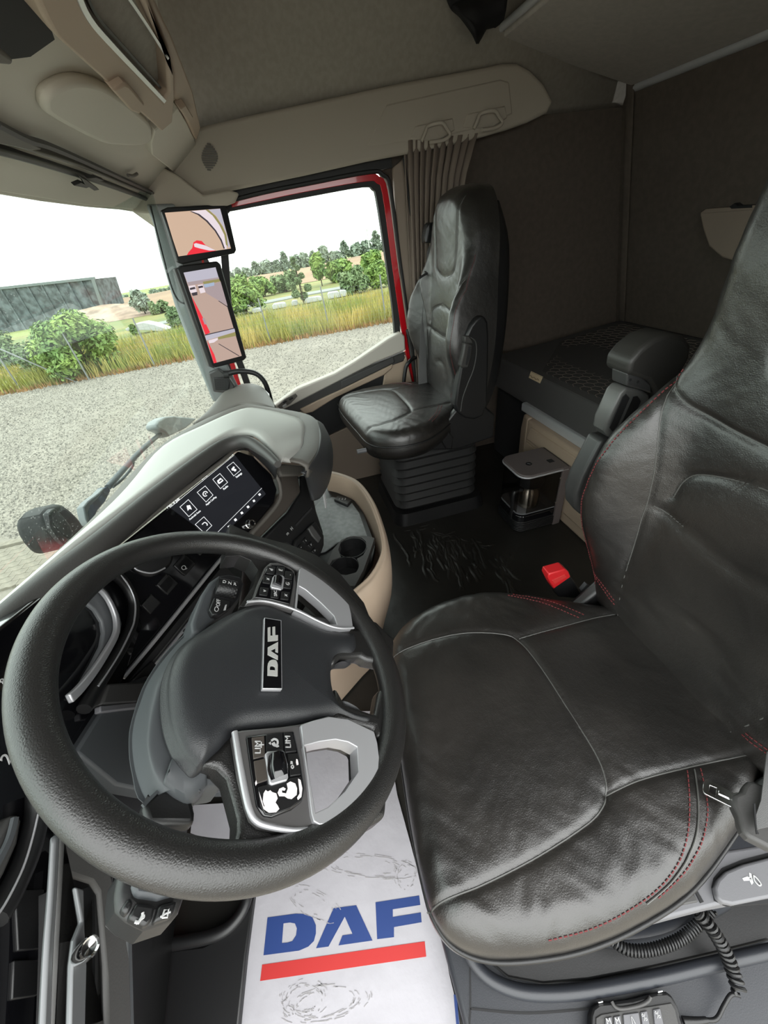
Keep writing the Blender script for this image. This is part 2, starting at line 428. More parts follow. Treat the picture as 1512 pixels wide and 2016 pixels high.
M_BARK = mat('bark', (0.043, 0.032, 0.022), 0.9)
M_ROAD = mat('pale_asphalt', (0.194, 0.209, 0.194), 0.9)
M_LAWN = mat('verge_grass', (0.173, 0.202, 0.050), 0.9)
M_WIRE = mat('galvanised_wire', (0.180, 0.187, 0.187), 0.5, metal=0.3)
M_WH = mat('white_sheet', (0.396, 0.403, 0.403), 0.6)
M_CLAD = mat('slate_cladding', (0.088, 0.104, 0.112), 0.8, noise=(1.2, 0.45))
M_CLADL = mat('pale_cladding', (0.144, 0.166, 0.169), 0.7)

# edge of the gravel: traced along the foot of the fence
edge_px = [(-900, 930), (-400, 846), (0, 775), (90, 758), (180, 742), (300, 722), (482, 686), (631, 656), (760, 632), (900, 606), (1300, 535)]
edge = [PG(*p) for p in edge_px]
e2 = [gab(p) for p in edge]
edge_dir = Vector((e2[8][0] - e2[2][0], e2[8][1] - e2[2][1])).normalized()      # runs front to back
E0 = Vector(e2[5]); EN = Vector((edge_dir.y, -edge_dir.x))
if EN.dot(E0) < 0: EN = -EN
def GE(s, d, h=0.0): q = E0 + edge_dir * s + EN * d; return G(q.x, q.y, h)      # s along the fence, d beyond it
gr = [GE(-90, 0.0), GE(90, 0.0), GE(90, -60), GE(-90, -60)]
tag(slab('gravel_yard', gr, 0.3, M_GRAV, normal=GN), 'pale gravel yard beside the truck', None, kind='structure')
tag(slab('meadow_ground', [GE(-400, 0.0, -0.02), GE(400, 0.0, -0.02), GE(400, 42, -0.02), GE(-400, 42, -0.02)], 0.3, M_MEAD, normal=GN), None, None, kind='structure')
tag(slab('far_field', [GE(-900, 42, -0.05), GE(900, 42, -0.05), GE(900, 900, 0.2), GE(-900, 900, 0.2)], 0.3, M_LAWN, normal=GN), None, None, kind='structure')

# loose stones on the near gravel
V = []; F = []
oct_v = np.array([(1, 0, 0), (0, 1, 0), (-1, 0, 0), (0, -1, 0), (0, 0, 1), (0, 0, -0.5)], float); oct_f = [(0, 1, 4), (1, 2, 4), (2, 3, 4), (3, 0, 4), (1, 0, 5), (2, 1, 5), (3, 2, 5), (0, 3, 5)]
n = 0; gx = np.array(GX); gy = np.array(GY); gn = np.array(GN); go = np.array(GO)
while n < 42000:
    px = random.uniform(-60, 800); py = random.uniform(630, 1060)
    p = PG(px, py); a, b = gab(p)
    dd = (Vector((a, b)) - E0).dot(EN)
    if dd > -0.05 or a < 2.25: continue
    r = (p - CAM).length; k = random.uniform(0.6, 1.4) * max(0.016, 0.0030 * r)
    an = random.uniform(0, 6.28); ca, sa = math.cos(an) * k, math.sin(an) * k; h = k * random.uniform(0.45, 0.8)
    base = len(V); P0 = np.array(p)
    for v in oct_v: V.append(P0 + gx * (v[0] * ca - v[1] * sa) + gy * (v[0] * sa + v[1] * ca) * 0.8 + gn * v[2] * h)
    F += [(i + base, j + base, l + base) for i, j, l in oct_f]; n += 1
o = mesh('gravel_stones', V, F, M_STONE, None, False); tag(o, 'loose pale stones covering the gravel yard', 'gravel', kind='stuff')

# block paving with a kerb line at the lower left
pv = empty('block_paving', PG(30, 1130), 'interlocking concrete block paving beside the gravel, below the black mirror arm', 'paving')
a0 = Vector(gab(PG(0, 1078))); a1 = Vector(gab(PG(135, 1045))); pd = (a1 - a0).normalized(); pn = Vector((pd.y, -pd.x))
if pn.dot(Vector(gab(PG(30, 1150))) - a0) < 0: pn = -pn
def GPv(s, t, h=0.0): q = a0 + pd * s + pn * t; return G(q.x, q.y, h)
pme = None
for j in range(9):
    for i in range(-4, 12):
        s0 = i * 0.206 + (j % 2) * 0.10; t0 = 0.12 + j * 0.116
        out = [(0, 0), (0.05, 0.014), (0.10, 0), (0.15, 0.014), (0.20, 0), (0.20, 0.11), (0.15, 0.124), (0.10, 0.11), (0.05, 0.124), (0, 0.11)]
        if pme is None:
            top = [(a * pd + b * pn) for a, b in out]
            top3 = [GX * q.x + GY * q.y + GN * 0.035 for q in top]; N = len(top3)
            vv = top3 + [q - GN * 0.05 for q in top3]
            ff = [tuple(range(N)), tuple(range(2 * N - 1, N - 1, -1))] + [(k, (k + 1) % N, (k + 1) % N + N, k + N) for k in range(N)]
            pme = bpy.data.meshes.new('paver'); pme.from_pydata([tuple(q) for q in vv], [], ff); pme.materials.append(M_PAVER)
        ob = bpy.data.objects.new('paver', pme); COL.objects.link(ob); ob.parent = pv
        ob.location = GPv(s0, t0) - pv.location
joined('kerb', [bar_vf(GPv(k * 0.5, 0.03, 0.02), GPv(k * 0.5 + 0.49, 0.03, 0.02), 0.12, 0.08, up=GN) for k in range(-3, 6)], M_PAVER, pv)

# grass and leaves
def blades(name, regions, material, label, hmin, hmax, wid):
    V = []; F = []
    for (s0, s1, d0, d1, cnt) in regions:
        for _ in range(cnt):
            s = random.uniform(s0, s1); d = d0 + (d1 - d0) * random.random() ** 1.3
            h = random.uniform(hmin, hmax); an = random.uniform(0, 3.14); ww = wid * random.uniform(0.6, 1.4) * (1 + d * 0.03)
            p = GE(s, d, -0.02); u = (GX * math.cos(an) + GY * math.sin(an)) * ww; lean = (GX * random.uniform(-.3, .3) + GY * random.uniform(-.3, .3)) * h
            b = len(V); V += [p - u, p + u, p + lean * 0.45 + u * 0.7 + GN * h * 0.6, p + lean * 0.45 - u * 0.7 + GN * h * 0.6, p + lean + GN * h]
            F += [(b, b + 1, b + 2, b + 3), (b + 3, b + 2, b + 4)]
    return tag(mesh(name, V, F, material, None, False), label, 'grass', kind='stuff')
blades('meadow_grass', [(-30, 40, 0.1, 9.0, 46000)], M_GRASS, 'tall yellow-green meadow grass behind the wire fence', 0.35, 0.85, 0.022)
blades('edge_weeds', [(-30, 40, -0.3, 0.5, 7000)], M_GRASSO, 'low rusty weeds along the edge of the gravel', 0.08, 0.28, 0.02)

def plant(name, px, py, hpx, wpx, dist, label, cat, material, kind='bush', leaf=0.1, n=700, group=None, shade=None, trunk=True, off_g=0.0):
    """a tree or bush: crown made of leaf cards around branches, standing on the ground at a given depth beyond the fence"""
    # its foot stands where the sight line through px meets depth `dist` beyond the fence
    best = None
    r = ray(px, py); r0 = CAM
    q = Vector(gab(CAM)); 
    dirg = Vector((r.dot(GX), r.dot(GY))); t = (dist - (q - E0).dot(EN)) / dirg.dot(EN); c = q + dirg * t
    foot = G(c.x, c.y, off_g); depth = (foot - CAM).dot(FWD); H = hpx / FPX * depth * 0.86; W = wpx / FPX * depth * 0.9
    root = empty(name, foot, label, cat, group)
    V = []; F = []
    blobs = []
    nb = 16 if kind != 'cone' else 10
    for i in range(nb):
        f = (i + 0.5) / nb
        if kind == 'cone': rr = W * 0.5 * (1 - f) ** 0.8; hh = H * (0.12 + 0.86 * f); br = max(W * 0.16 * (1.15 - f), W * 0.04)
        elif kind == 'tree': rr = W * 0.34 * math.sin(math.pi * (0.15 + 0.8 * f)); hh = H * (0.30 + 0.58 * f); br = W * 0.20
        else: rr = W * 0.38 * math.sqrt(max(0, 1 - (f * 0.9) ** 2)); hh = H * (0.14 + 0.70 * f * random.uniform(0.75, 1)); br = min(W, H) * 0.20
        an = i * 2.4 + random.uniform(-.4, .4)
        blobs.append((GX * math.cos(an) * rr * random.uniform(0.5, 1) + GY * math.sin(an) * rr * random.uniform(0.5, 1) + GN * hh, br))
    for k in range(int(n * 1.35)):
        c0, br = random.choice(blobs); v = Vector((random.gauss(0, 1), random.gauss(0, 1), random.gauss(0, 1))).normalized() * br * random.uniform(0.55, 1.1)
        v.z *= 0.85
        p = foot + c0 + v
        if (p - foot).dot(GN) < 0.02 * H: continue
        nn = (v.normalized() * 0.8 + GN * 0.5 + Vector((random.gauss(0, .5), random.gauss(0, .5), random.gauss(0, .5)))).normalized()
        u = nn.orthogonal().normalized(); ww = nn.cross(u); L = leaf * 1.35 * random.uniform(0.6, 1.4); a = random.uniform(0, 6.28)
        u, ww = u * math.cos(a) + ww * math.sin(a), ww * math.cos(a) - u * math.sin(a)
        b = len(V); V += [p - u * L, p + ww * L * 0.45 + nn * L * .1, p + u * L, p - ww * L * 0.45 + nn * L * .1]; F.append((b, b + 1, b + 2, b + 3))
    o = mesh('foliage', V, F, material, root, False)
    if trunk:
        top = H * (0.9 if kind == 'cone' else 0.6); parts = [bar_vf(foot - GN * 0.1, foot + GN * top, W * 0.05 + 0.01, None, up=GX)]
        for i in range(6):
            c0, br = blobs[(i * 2) % nb]; parts.append(bar_vf(foot + GN * top * (0.35 + 0.08 * i), foot + c0, W * 0.02 + 0.005, None, up=GX))
        joined('trunk', parts, M_BARK, root)
    return root
plant('hawthorn_bush', 190, 755, 150, 190, 0.9, 'big bright green bush in front of the slate building, nearest the gravel', 'bush', M_LEAF, 'bush', 0.075, 5200)
plant('hawthorn_bush', 100, 735, 95, 120, 3.0, 'lower green bush behind and left of the big bright green bush', 'bush', M_LEAFD, 'bush', 0.08, 2200)
plant('hawthorn_bush', 165, 700, 75, 70, 7.0, 'small upright bush just behind the big bright green bush', 'bush', M_LEAF, 'bush', 0.09, 1300)
plant('hawthorn_bush', 20, 720, 90, 90, 6.0, 'pale green bush at the far left of the windshield', 'bush', M_LEAFD, 'bush', 0.09, 1500)
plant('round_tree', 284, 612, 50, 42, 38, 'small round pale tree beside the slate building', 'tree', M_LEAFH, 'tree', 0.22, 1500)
plant('wild_shrub', 318, 618, 28, 60, 36, 'low shrub right of the small round tree', 'bush', M_LEAFD, 'bush', 0.2, 700)
plant('young_tree', 263, 650, 30, 16, 13, 'thin young tree with a tuft of leaves in front of the road', 'tree', M_LEAF, 'tree', 0.09, 260)
plant('wild_shrub', 488, 622, 80, 100, 16, 'wide bush right beside the tall mirror display', 'bush', M_LEAF, 'bush', 0.12, 2200)
plant('wild_shrub', 350, 640, 46, 40, 15, 'bush just left of the passenger side pillar', 'bush', M_LEAFD, 'bush', 0.12, 1000)
plant('poplar_tree', 600, 605, 92, 44, 15, 'tall narrow tree standing in the middle of the side window', 'tree', M_LEAFD, 'cone', 0.11, 2600)
plant('round_tree', 634, 560, 66, 36, 32, 'round-topped tree right of the tall narrow tree', 'tree', M_LEAF, 'tree', 0.2, 1700)
plant('wild_shrub', 672, 562, 50, 74, 34, 'leafy bush in the centre right of the side window', 'bush', M_LEAF, 'bush', 0.2, 1500)
plant('wild_shrub', 700, 585, 56, 84, 16, 'pale bush beside the right-hand fence post', 'bush', M_LEAFD, 'bush', 0.12, 2000)
plant('wild_shrub', 745, 575, 58, 60, 17, 'bush against the rear edge of the side window', 'bush', M_LEAF, 'bush', 0.12, 2000)
plant('wild_shrub', 565, 577, 42, 90, 34, 'low bush on the bank left of the tall narrow tree', 'bush', M_LEAFD, 'bush', 0.2, 1300)
plant('wild_shrub', 518, 585, 46, 66, 32, 'bush below the brown field, right of the tall mirror display', 'bush', M_LEAF, 'bush', 0.2, 1300)
plant('wild_shrub', 735, 530, 44, 60, 42, 'tall bush in front of the yellow field', 'bush', M_LEAF, 'bush', 0.24, 1300)
ORD = ['first', 'second', 'third', 'fourth', 'fifth', 'sixth', 'seventh', 'eighth', 'ninth', 'tenth', 'eleventh', 'twelfth', 'thirteenth', 'fourteenth', 'fifteenth', 'sixteenth', 'seventeenth']
for i, (px, py, hp, wp) in enumerate([(450, 545, 20, 22), (468, 541, 24, 22), (486, 539, 20, 26), (505, 535, 26, 24), (525, 532, 30, 26), (545, 528, 24, 28), (563, 524, 34, 22), (582, 521, 30, 24), (600, 517, 32, 22), (618, 513, 26, 24), (638, 509, 40, 22), (660, 506, 24, 26), (680, 503, 34, 30), (702, 499, 32, 28), (722, 495, 34, 26), (742, 490, 42, 26), (762, 486, 40, 26)]):
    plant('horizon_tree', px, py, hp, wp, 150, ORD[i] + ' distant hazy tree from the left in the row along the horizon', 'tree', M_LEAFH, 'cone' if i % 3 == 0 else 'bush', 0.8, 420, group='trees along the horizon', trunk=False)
for i, (px, py, hp, wp) in enumerate([(340, 572, 10, 24), (322, 574, 9, 22), (305, 578, 10, 22), (245, 587, 10, 24), (222, 590, 9, 24)]):
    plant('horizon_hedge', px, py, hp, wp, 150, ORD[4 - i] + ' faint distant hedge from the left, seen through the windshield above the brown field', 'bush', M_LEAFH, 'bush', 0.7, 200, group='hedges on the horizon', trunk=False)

# terrain strips beyond the meadow: points are given as distance beyond the fence
def along(px, py, dist, h=0.0):
    r = ray(px, py); q = Vector(gab(CAM)); dg = Vector((r.dot(GX), r.dot(GY))); t = (dist - (q - E0).dot(EN)) / dg.dot(EN); c = q + dg * t
    return G(c.x, c.y, h)
def hat(px, py, dist):
    """height above the ground of a sight line at a given distance beyond the fence"""
    r = ray(px, py); q = Vector(gab(CAM)); dg = Vector((r.dot(GX), r.dot(GY))); t = (dist - (q - E0).dot(EN)) / dg.dot(EN)
    return (CAM + r * t - GO).dot(GN)
def bank(name, toppx, d0, d1, material, label=None):
    top = [along(x, y, d1, hat(x, y, d1)) for x, y in toppx]
    V = [along(x, y, d0, 0.0) for x, y in toppx] + top + [along(x, y, d1 + 8, -0.5) for x, y in toppx]; n = len(toppx)
    F = [(i, i + 1, i + 1 + n, i + n) for i in range(n - 1)] + [(i + n, i + 1 + n, i + 1 + 2 * n, i + 2 * n) for i in range(n - 1)]
    return tag(mesh(name, V, F, material, None, True), label, None, kind='structure')
bank('brown_field', [(200, 592), (300, 578), (360, 566), (445, 553), (520, 540), (600, 527), (700, 505), (800, 488)], 45, 110, M_SAND)
bank('yellow_field', [(690, 512), (720, 506), (760, 499), (830, 486)], 46, 100, M_LAWN)
bank('earth_mound', [(150, 612), (200, 600), (225, 598), (250, 598), (290, 600)], 37, 44, mat('earth', (0.26, 0.19, 0.14), 0.95, noise=(0.6, 0.3)))
# the road is a band at the level between two sight lines
ra = [(300, 640), (345, 631), (395, 620), (521, 596), (600, 580), (678, 566), (760, 552)]
rd = [PG(x, y - 2.5, 0.0) for x, y in ra] + [PG(x, y + 2.5, 0.0) for x, y in ra][::-1]
tag(slab('country_road', [p + GN * 0.05 for p in rd], 0.1, M_ROAD, normal=GN), None, None, kind='structure')

def rough_block(name, px, py, wpx, hpx, label, group=None, d=15):
    h = 0.0; c = along(px, py, d, 0.0); dep = (c - CAM).dot(FWD); W = wpx / FPX * dep; top = hat(px, py - hpx / 2, d)
    e = GX * edge_dir.x + GY * edge_dir.y; n3 = GX * EN.x + GY * EN.y
    prof = [(-.5, 0), (-.5, .7), (-.38, 1), (.30, .95), (.46, .8), (.5, 0)]
    pts = [c + e * a * W + GN * b * max(top, 0.3) for a, b in prof]
    return tag(slab(name, pts, 0.7, M_WH, normal=-n3, bevel=0.05), label, 'block', group)
for i, (px, py, wp, hp) in enumerate([(549, 601, 27, 9), (580, 597, 12, 11), (617, 590, 34, 11), (657, 580, 24, 12), (676, 575, 14, 9), (505, 612, 18, 7), (352, 648, 26, 10), (362, 643, 16, 12)]):
    lab = ['widest low white block left of the tall narrow tree', 'short white block at the foot of the tall narrow tree', 'white block directly right of the tall narrow tree', 'white block right of the middle fence post', 'small white block at the end of the row near the bushes', 'small white block half hidden beside the wide bush', 'white block seen through the windshield, left of the pillar', 'narrow white block nearest the passenger side pillar'][i]
    rough_block('white_block', px, py, wp, hp, lab, 'low white blocks beyond the meadow')
# white sheeted heap seen through the windshield
hp_ = [(246, 648), (262, 639), (282, 635), (302, 639), (322, 646), (335, 651), (318, 653), (285, 650), (250, 652)]
c_ = along(285, 648, 15)
tag(slab('white_cover', [P(x, y, pl=(c_, -(GX * EN.x + GY * EN.y))) for x, y in hp_], 1.2, M_WH, normal=-(GX * EN.x + GY * EN.y), bevel=0.03), 'pale sheeted heap behind the fence, seen through the windshield', 'cover')

# warehouse
bl = empty('warehouse', along(100, 620, 60), 'long slate-grey warehouse left in the windshield', 'building')
nb_ = -(GX * EN.x + GY * EN.y); cb = along(100, 620, 60)
wall_px = [(-420, 614), (186, 549), (206, 606), (120, 640), (-420, 720)]
slab('wall', [P(x, y, pl=(cb, nb_)) for x, y in wall_px], 8, M_CLAD, bl, normal=nb_)
for k in range(24):
    fx = -420 + 606 * k / 23; fy = 614 - 65 * k / 23
    a = P(fx, fy + 1, pl=(cb + nb_ * 0.1, nb_)); o = joined('cladding_rib', [bar_vf(a, a - GN * 7.5, 0.22, 0.2, up=nb_)], M_CLAD, bl, False)
joined('roof_edge', [bar_vf(P(-420, 612.5, pl=(cb + nb_ * 0.1, nb_)), P(187, 547.5, pl=(cb + nb_ * 0.1, nb_)), 0.35, 0.35, up=nb_)], M_CLADL, bl)
joined('corner_trim', [bar_vf(P(183, 549, pl=(cb + nb_ * 0.2, nb_)), P(203, 608, pl=(cb + nb_ * 0.2, nb_)), 0.5, 0.3, up=nb_)], M_CLADL, bl)

# fence
fn = empty('wire_fence', GE(0, 0), 'wire mesh fence on thin posts along the edge of the gravel', 'fence')
posts = [((0, 697), (42, 768)), ((124, 640), (176, 748)), ((264, 626), (306, 722)), ((510, 587), (534, 676)), ((631, 564), (649, 652)), ((747, 541), (760, 634)), ((395, 605), (420, 700))]
ends = []
for (a, b), (c, d) in posts:
    ft = PG(c, d); hgt = hat(a, b, (Vector(gab(ft)) - E0).dot(EN)); hgt = max(1.3, min(hgt, 2.2))
    tp = ft + GN * hgt; ends.append((ft, tp)); joined('post', [bar_vf(ft - GN * 0.2, tp, 0.045, None, up=GX)], M_WIRE, fn)
ends.sort(key=lambda q: (Vector(gab(q[0])) - E0).dot(edge_dir))
b0, b1 = P(0, 688, pl=(ends[0][0], nb_)), PG(150, 752)
joined('brace', [bar_vf(P(-5, 685, pl=(PG(150, 752), nb_)), PG(150, 752), 0.04, None, up=GX)], M_WIRE, fn)
parts = []
f0, f1 = ends[0][0] + (ends[0][0] - ends[1][0]) * 2, ends[-1][0] + (ends[-1][0] - ends[-2][0]) * 2
L = (f1 - f0).length; dv = (f1 - f0) / L
for j in range(13): parts.append(bar_vf(f0 + GN * (0.05 + j * 0.125), f1 + GN * (0.05 + j * 0.125), 0.004, None, up=GN))
for j in range(int(L / 0.22)): q = f0 + dv * j * 0.22; parts.append(bar_vf(q, q + GN * 1.55, 0.004, None, up=dv))
o = joined('wire_mesh', parts, M_WIRE, fn, False); o['kind'] = 'stuff'
for (px, top, bot, lab) in ((462, 508, 545, 'thin distant pole beside the upper mirror display'), (727, 452, 488, 'thin distant mast above the trees at the right of the side window')):
    pb = along(px, bot, 140, hat(px, bot, 140)); pt_ = along(px - 5, top, 140, hat(px - 5, top, 140))
    tag(joined('distant_pole', [bar_vf(pb, pt_, 0.28, None, up=GX), bar_vf(pt_ - GX * 1.2, pt_ + GX * 1.2, 0.12, None)], mat('grey_pole', (0.45, 0.46, 0.46), 0.8)), lab, 'pole')

# ================================================================== CAB SHELL
def st(o, name=None): return tag(o, kind='structure')
st(slab('floor', [(-1.02, 0.62, 0), (1.16, 0.62, 0), (1.16, -2.2, 0), (-1.02, -2.2, 0)], 0.06, M_MATFL, normal=(0, 0, 1)))
# right wall with the door opening
WALL = [(1.10, 0.375, 0), (1.10, 0.30, 1.30), (1.10, 0.30, 1.56), (1.10, -2.05, 1.62), (1.10, -2.05, 0)]
DOORH = [(1.10, 0.34, 0.02), (1.10, 0.26, 1.30), (1.10, 0.22, 1.385), (1.10, -0.50, 1.435), (1.10, -0.575, 1.425), (1.10, -0.61, 1.38), (1.10, -0.66, 0.80), (1.10, -0.70, 0.02)]
st(slab('wall_right', WALL, 0.05, M_WALLF, normal=(-1, 0, 0), holes=[DOORH]))
st(loft('wall_right_upper', [[(1.10, 0.50, 1.55), (1.10, -2.05, 1.55)], [(1.04, 0.50, 1.66), (1.04, -2.05, 1.66)], [(0.96, 0.50, 1.84), (0.96, -2.05, 1.84)], [(0.84, 0.50, 2.02), (0.84, -2.05, 2.02)]], M_CEIL, None, 1, 4, thick=0.02))
st(slab('ceiling', [(-1.10, 0.50, 2.02), (0.90, 0.50, 2.02), (0.90, -2.05, 2.02), (-1.10, -2.05, 2.02)], 0.05, M_CEIL, normal=(0, 0, -1)))
# rear wall leans back towards its foot
RW = plane3(Vector((1.1, -1.708, 1.604)), Vector((-1.0, -1.708, 1.604)), Vector((1.1, -1.951, 0.66)))
def rwy(z): return -1.708 - (1.604 - z) * 0.2574
st(slab('wall_rear', [(1.22, rwy(2.1), 2.1), (-1.12, rwy(2.1), 2.1), (-1.12, rwy(0), 0), (1.22, rwy(0), 0)], 0.05, M_WALLF, normal=RW[1]))
st(loft('trim_rear_corner', [[(1.075, rwy(z), z), (1.055, rwy(z) + 0.02, z), (1.02, rwy(z) + 0.012, z)] for z in (0.62, 1.0, 1.3, 1.62)], M_WALLF, None, 3, 2, thick=0.004))
# driver side: the door stands open; only the rear side panel and the roof rail close it
st(slab('wall_left', [(-1.10, -0.95, 0), (-1.10, -0.95, 2.05), (-1.10, -2.05, 2.05), (-1.10, -2.05, 0)], 0.04, M_WALLF, normal=(1, 0, 0)))
st(slab('wall_left_upper', [(-1.10, 0.6, 1.62), (-1.10, 0.6, 2.05), (-1.10, -0.95, 2.05), (-1.10, -0.95, 1.62)], 0.04, M_CEIL, normal=(1, 0, 0)))
# front bulkhead under the dashboard
st(slab('wall_front', [(-1.05, 0.64, 0), (0.60, 0.60, 0), (0.60, 0.50, 0.44), (-1.05, 0.56, 0.46)], 0.04, M_BLACK, normal=(0, -1, 0)))

# windshield
wsb = [(-1.08, 0.56, 0.62), (-0.5, 0.58, 0.61), (0.1, 0.55, 0.58), (0.6, 0.49, 0.55), (0.88, 0.42, 0.53), (1.03, 0.37, 0.52)]
wst = [(-1.08, 0.44, 1.46), (-0.5, 0.47, 1.46), (0.1, 0.47, 1.45), (0.55, 0.44, 1.44), (0.78, 0.38, 1.43), (0.90, 0.31, 1.42)]
st(loft('window_1', [wsb, wst], M_WSCREEN, None, 6, 1, thick=0.005))

# header above the windshield: a shallow lining that climbs to the overhead console
HP = (Vector((0, 0.42, 1.38)), Vector((0, -0.19, -0.295)).normalized())
hd = [(-60, 375), (0, 385), (80, 398), (170, 409), (235, 414), (262, 418), (300, 445), (330, 470), (345, 400), (400, 372), (395, 272), (330, 100), (300, -60), (-60, -60)]
st(slab('trim_1', PP([(-200, 340)] + hd[1:] + [(-200, -60)], pl=HP), 0.03, M_CEILB, bevel=0.004))
st(slab('trim_2', [(-1.1, 0.50, 1.43), (0.95, 0.50, 1.43), (0.95, 0.12, 1.60), (0.95, 0.12, 2.02), (0.95, 0.5, 2.02)][:2] + [(0.95, 0.50, 2.02), (-1.1, 0.50, 2.02)], 0.02, M_CEIL, normal=(0, -1, 0)))
# roller blind channel
bd = empty('roller_blind', P(150, 330, pl=HP), 'grey roller blind folded above the windshield', 'blind')
HP1 = off(HP, 0.006)
slab('blind_cloth', PP([(-60, 275), (165, 320), (290, 380), (300, 402), (262, 412), (170, 404), (0, 378), (-60, 366)], pl=HP1), 0.012, M_CEILB, bd, bevel=0.003)
strip('blind_rail', PP([(-60, 288), (40, 312), (150, 345), (230, 372), (300, 398)], pl=off(HP, 0.016)), 0.012, 0.014, off(HP, 0.016), M_GREYP, bd, bevel=0.003)
strip('blind_rail', PP([(-60, 262), (40, 290), (165, 330), (240, 362), (310, 388)], pl=off(HP, 0.016)), 0.006, 0.014, off(HP, 0.016), M_DASHM, bd, bevel=0.002)
slab('sun_visor', PP([(-60, 228), (0, 250), (60, 280), (85, 296), (60, 298), (0, 285), (-60, 268)], pl=off(HP, 0.02)), 0.012, M_DASHM, bd, bevel=0.003)
strip('blind_edge', PP([(0, 250), (60, 280), (110, 296), (200, 335), (310, 385)], pl=off(HP, 0.02)), 0.007, 0.01, off(HP, 0.02), M_GREYP, bd)
for q in ([(146, 366), (160, 360), (178, 368), (170, 371)], [(160, 350), (172, 356), (196, 374), (186, 376), (168, 364)], [(172, 352), (190, 350), (206, 356), (190, 358)]):
    slab('blind_latch', PP(q, pl=off(HP, 0.03)), 0.008, M_GREYP, bd, bevel=0.001)
tag(tube('visor_hook', PP([(252, 345), (262, 346), (270, 342)], pl=off(HP, 0.012)), 0.004, M_DASHM), 'small coat hook on the header above the windshield', 'hook')

# overhead console
oc = empty('overhead_console', P(250, 150, pl=HP), 'beige overhead console with a framed grey hatch above the windshield', 'console')
HA = off(HP, 0.05)
slab('storage_face', PP(crop([(330, 780), (360, 680), (500, 600), (640, 590), (800, 650), (1000, 810), (1080, 900), (1075, 1000), (1000, 1040), (850, 1040), (720, 1020), (400, 860)], 0, 0, 3.6), pl=off(HP, 0.018)), 0.02, M_CEILB, oc, bevel=0.012, seg=4, rnd=3)
slab('frame', PP(crop([(150, -200), (260, 0), (330, 150), (380, 240), (460, 320), (800, 630), (1150, 935), (1225, 870), (1240, 700), (1240, 520), (1195, 420), (1060, 0), (1000, -200)], 0, 0, 3.6), pl=HA), 0.06, M_BEIGE, oc,
     holes=[PP(crop([(520, -120), (570, 0), (640, 130), (1165, 725), (1200, 660), (1190, 420), (1000, 0), (940, -120)], 0, 0, 3.6), pl=HA)], bevel=0.006, seg=3)
slab('hatch_blind', PP(crop([(480, -160), (560, 0), (640, 140), (1180, 740), (1215, 660), (1200, 400), (1010, -20), (960, -160)], 0, 0, 3.6), pl=off(HP, 0.025)), 0.015, M_CEIL, oc)
strip('hatch_rail', PP(crop([(560, -30), (640, 140), (800, 330), (1172, 724)], 0, 0, 3.6), pl=off(HP, 0.052)), 0.007, 0.01, off(HP, 0.052), M_ALU, oc)
strip('hatch_rail', PP(crop([(620, -30), (700, 130), (900, 360), (1172, 660)], 0, 0, 3.6), pl=off(HP, 0.035)), 0.004, 0.006, off(HP, 0.035), M_GREYP, oc)
strip('hatch_rail', PP(crop([(915, -10), (1050, 190), (1195, 420)], 0, 0, 3.6), pl=off(HP, 0.05)), 0.004, 0.006, off(HP, 0.05), M_ALU, oc)
slab('rear_lip', PP(crop([(1000, -120), (1100, 0), (1230, 280), (1370, 650), (1425, 900), (1395, 1000), (1330, 860), (1245, 700), (1240, 520), (1190, 330)], 0, 0, 3.6), pl=off(HP, 0.03)), 0.05, M_BEIGE, oc, bevel=0.006, seg=3)
slab('latch', PP(crop([(805, 650), (890, 600), (920, 610), (1030, 740), (990, 815), (930, 790)], 0, 0, 3.6), pl=off(HP, 0.062)), 0.02, M_BEIGE, oc, bevel=0.004)
slab('latch', PP(crop([(1280, 780), (1320, 745), (1370, 830), (1345, 875)], 0, 0, 3.6), pl=off(HP, 0.045)), 0.02, M_BEIGE, oc, bevel=0.003)
slab('end_cover', PP(crop([(1100, 930), (1230, 800), (1260, 760), (1330, 880), (1390, 1010), (1385, 1340), (1080, 1100), (1075, 1020)], 0, 0, 3.6), pl=off(HP, 0.02)), 0.03, M_DASHM if False else M_CEILB, oc, bevel=0.003)
slab('dark_recess', PP([(-80, -80), (60, -80), (80, 0), (108, 78), (60, 112), (-80, 130)], pl=off(HP, 0.012)), 0.02, M_BLACKM, oc)
slab('recess_handle', PP([(-60, 85), (0, 100), (28, 120), (22, 130), (0, 128), (-60, 112)], pl=off(HP, 0.03)), 0.012, M_DASHM, oc, bevel=0.003)

# side headliner with coat hooks
XH = 1.0
hl = empty('side_headliner', P(700, 250, x=XH), 'beige headliner panel with two coat hooks above the passenger door', 'panel')
slab('panel', PP([(300, 322), (350, 352), (398, 385), (470, 372), (600, 345), (720, 318), (860, 292), (935, 274), (1000, 255), (1040, 241), (1078, 222), (1090, 200), (1072, 165), (1045, 138), (1020, 124), (990, 124), (930, 136), (800, 160), (650, 192), (500, 224), (388, 250), (340, 285)], x=XH), 0.03, M_BEIGED if False else mat('headliner_taupe', (0.36, 0.32, 0.265), 0.75, bumps=[('noise', 400, 0.12, 0.001)]), hl, normal=(-1, 0, 0), bevel=0.012, seg=4)
slab('recess_panel', PP([(720, 290), (760, 205), (985, 155), (1003, 160), (1010, 225), (935, 255), (860, 272)], x=XH - 0.002), 0.02, MATS['headliner_taupe'], hl, normal=(-1, 0, 0), bevel=0.006)
for k in range(12):
    y0 = 283 + k * 4.6; w0 = 18 * math.sin(math.pi * (k + 1) / 13)
    strip('speaker_slot', PP([(411 - w0 * 0.8, y0), (411 + w0, y0 + 1)], x=XH - 0.004), 0.004, 0.004, (P(411, y0, x=XH - 0.004), Vector((-1, 0, 0))), M_DASHM, hl, n=1)
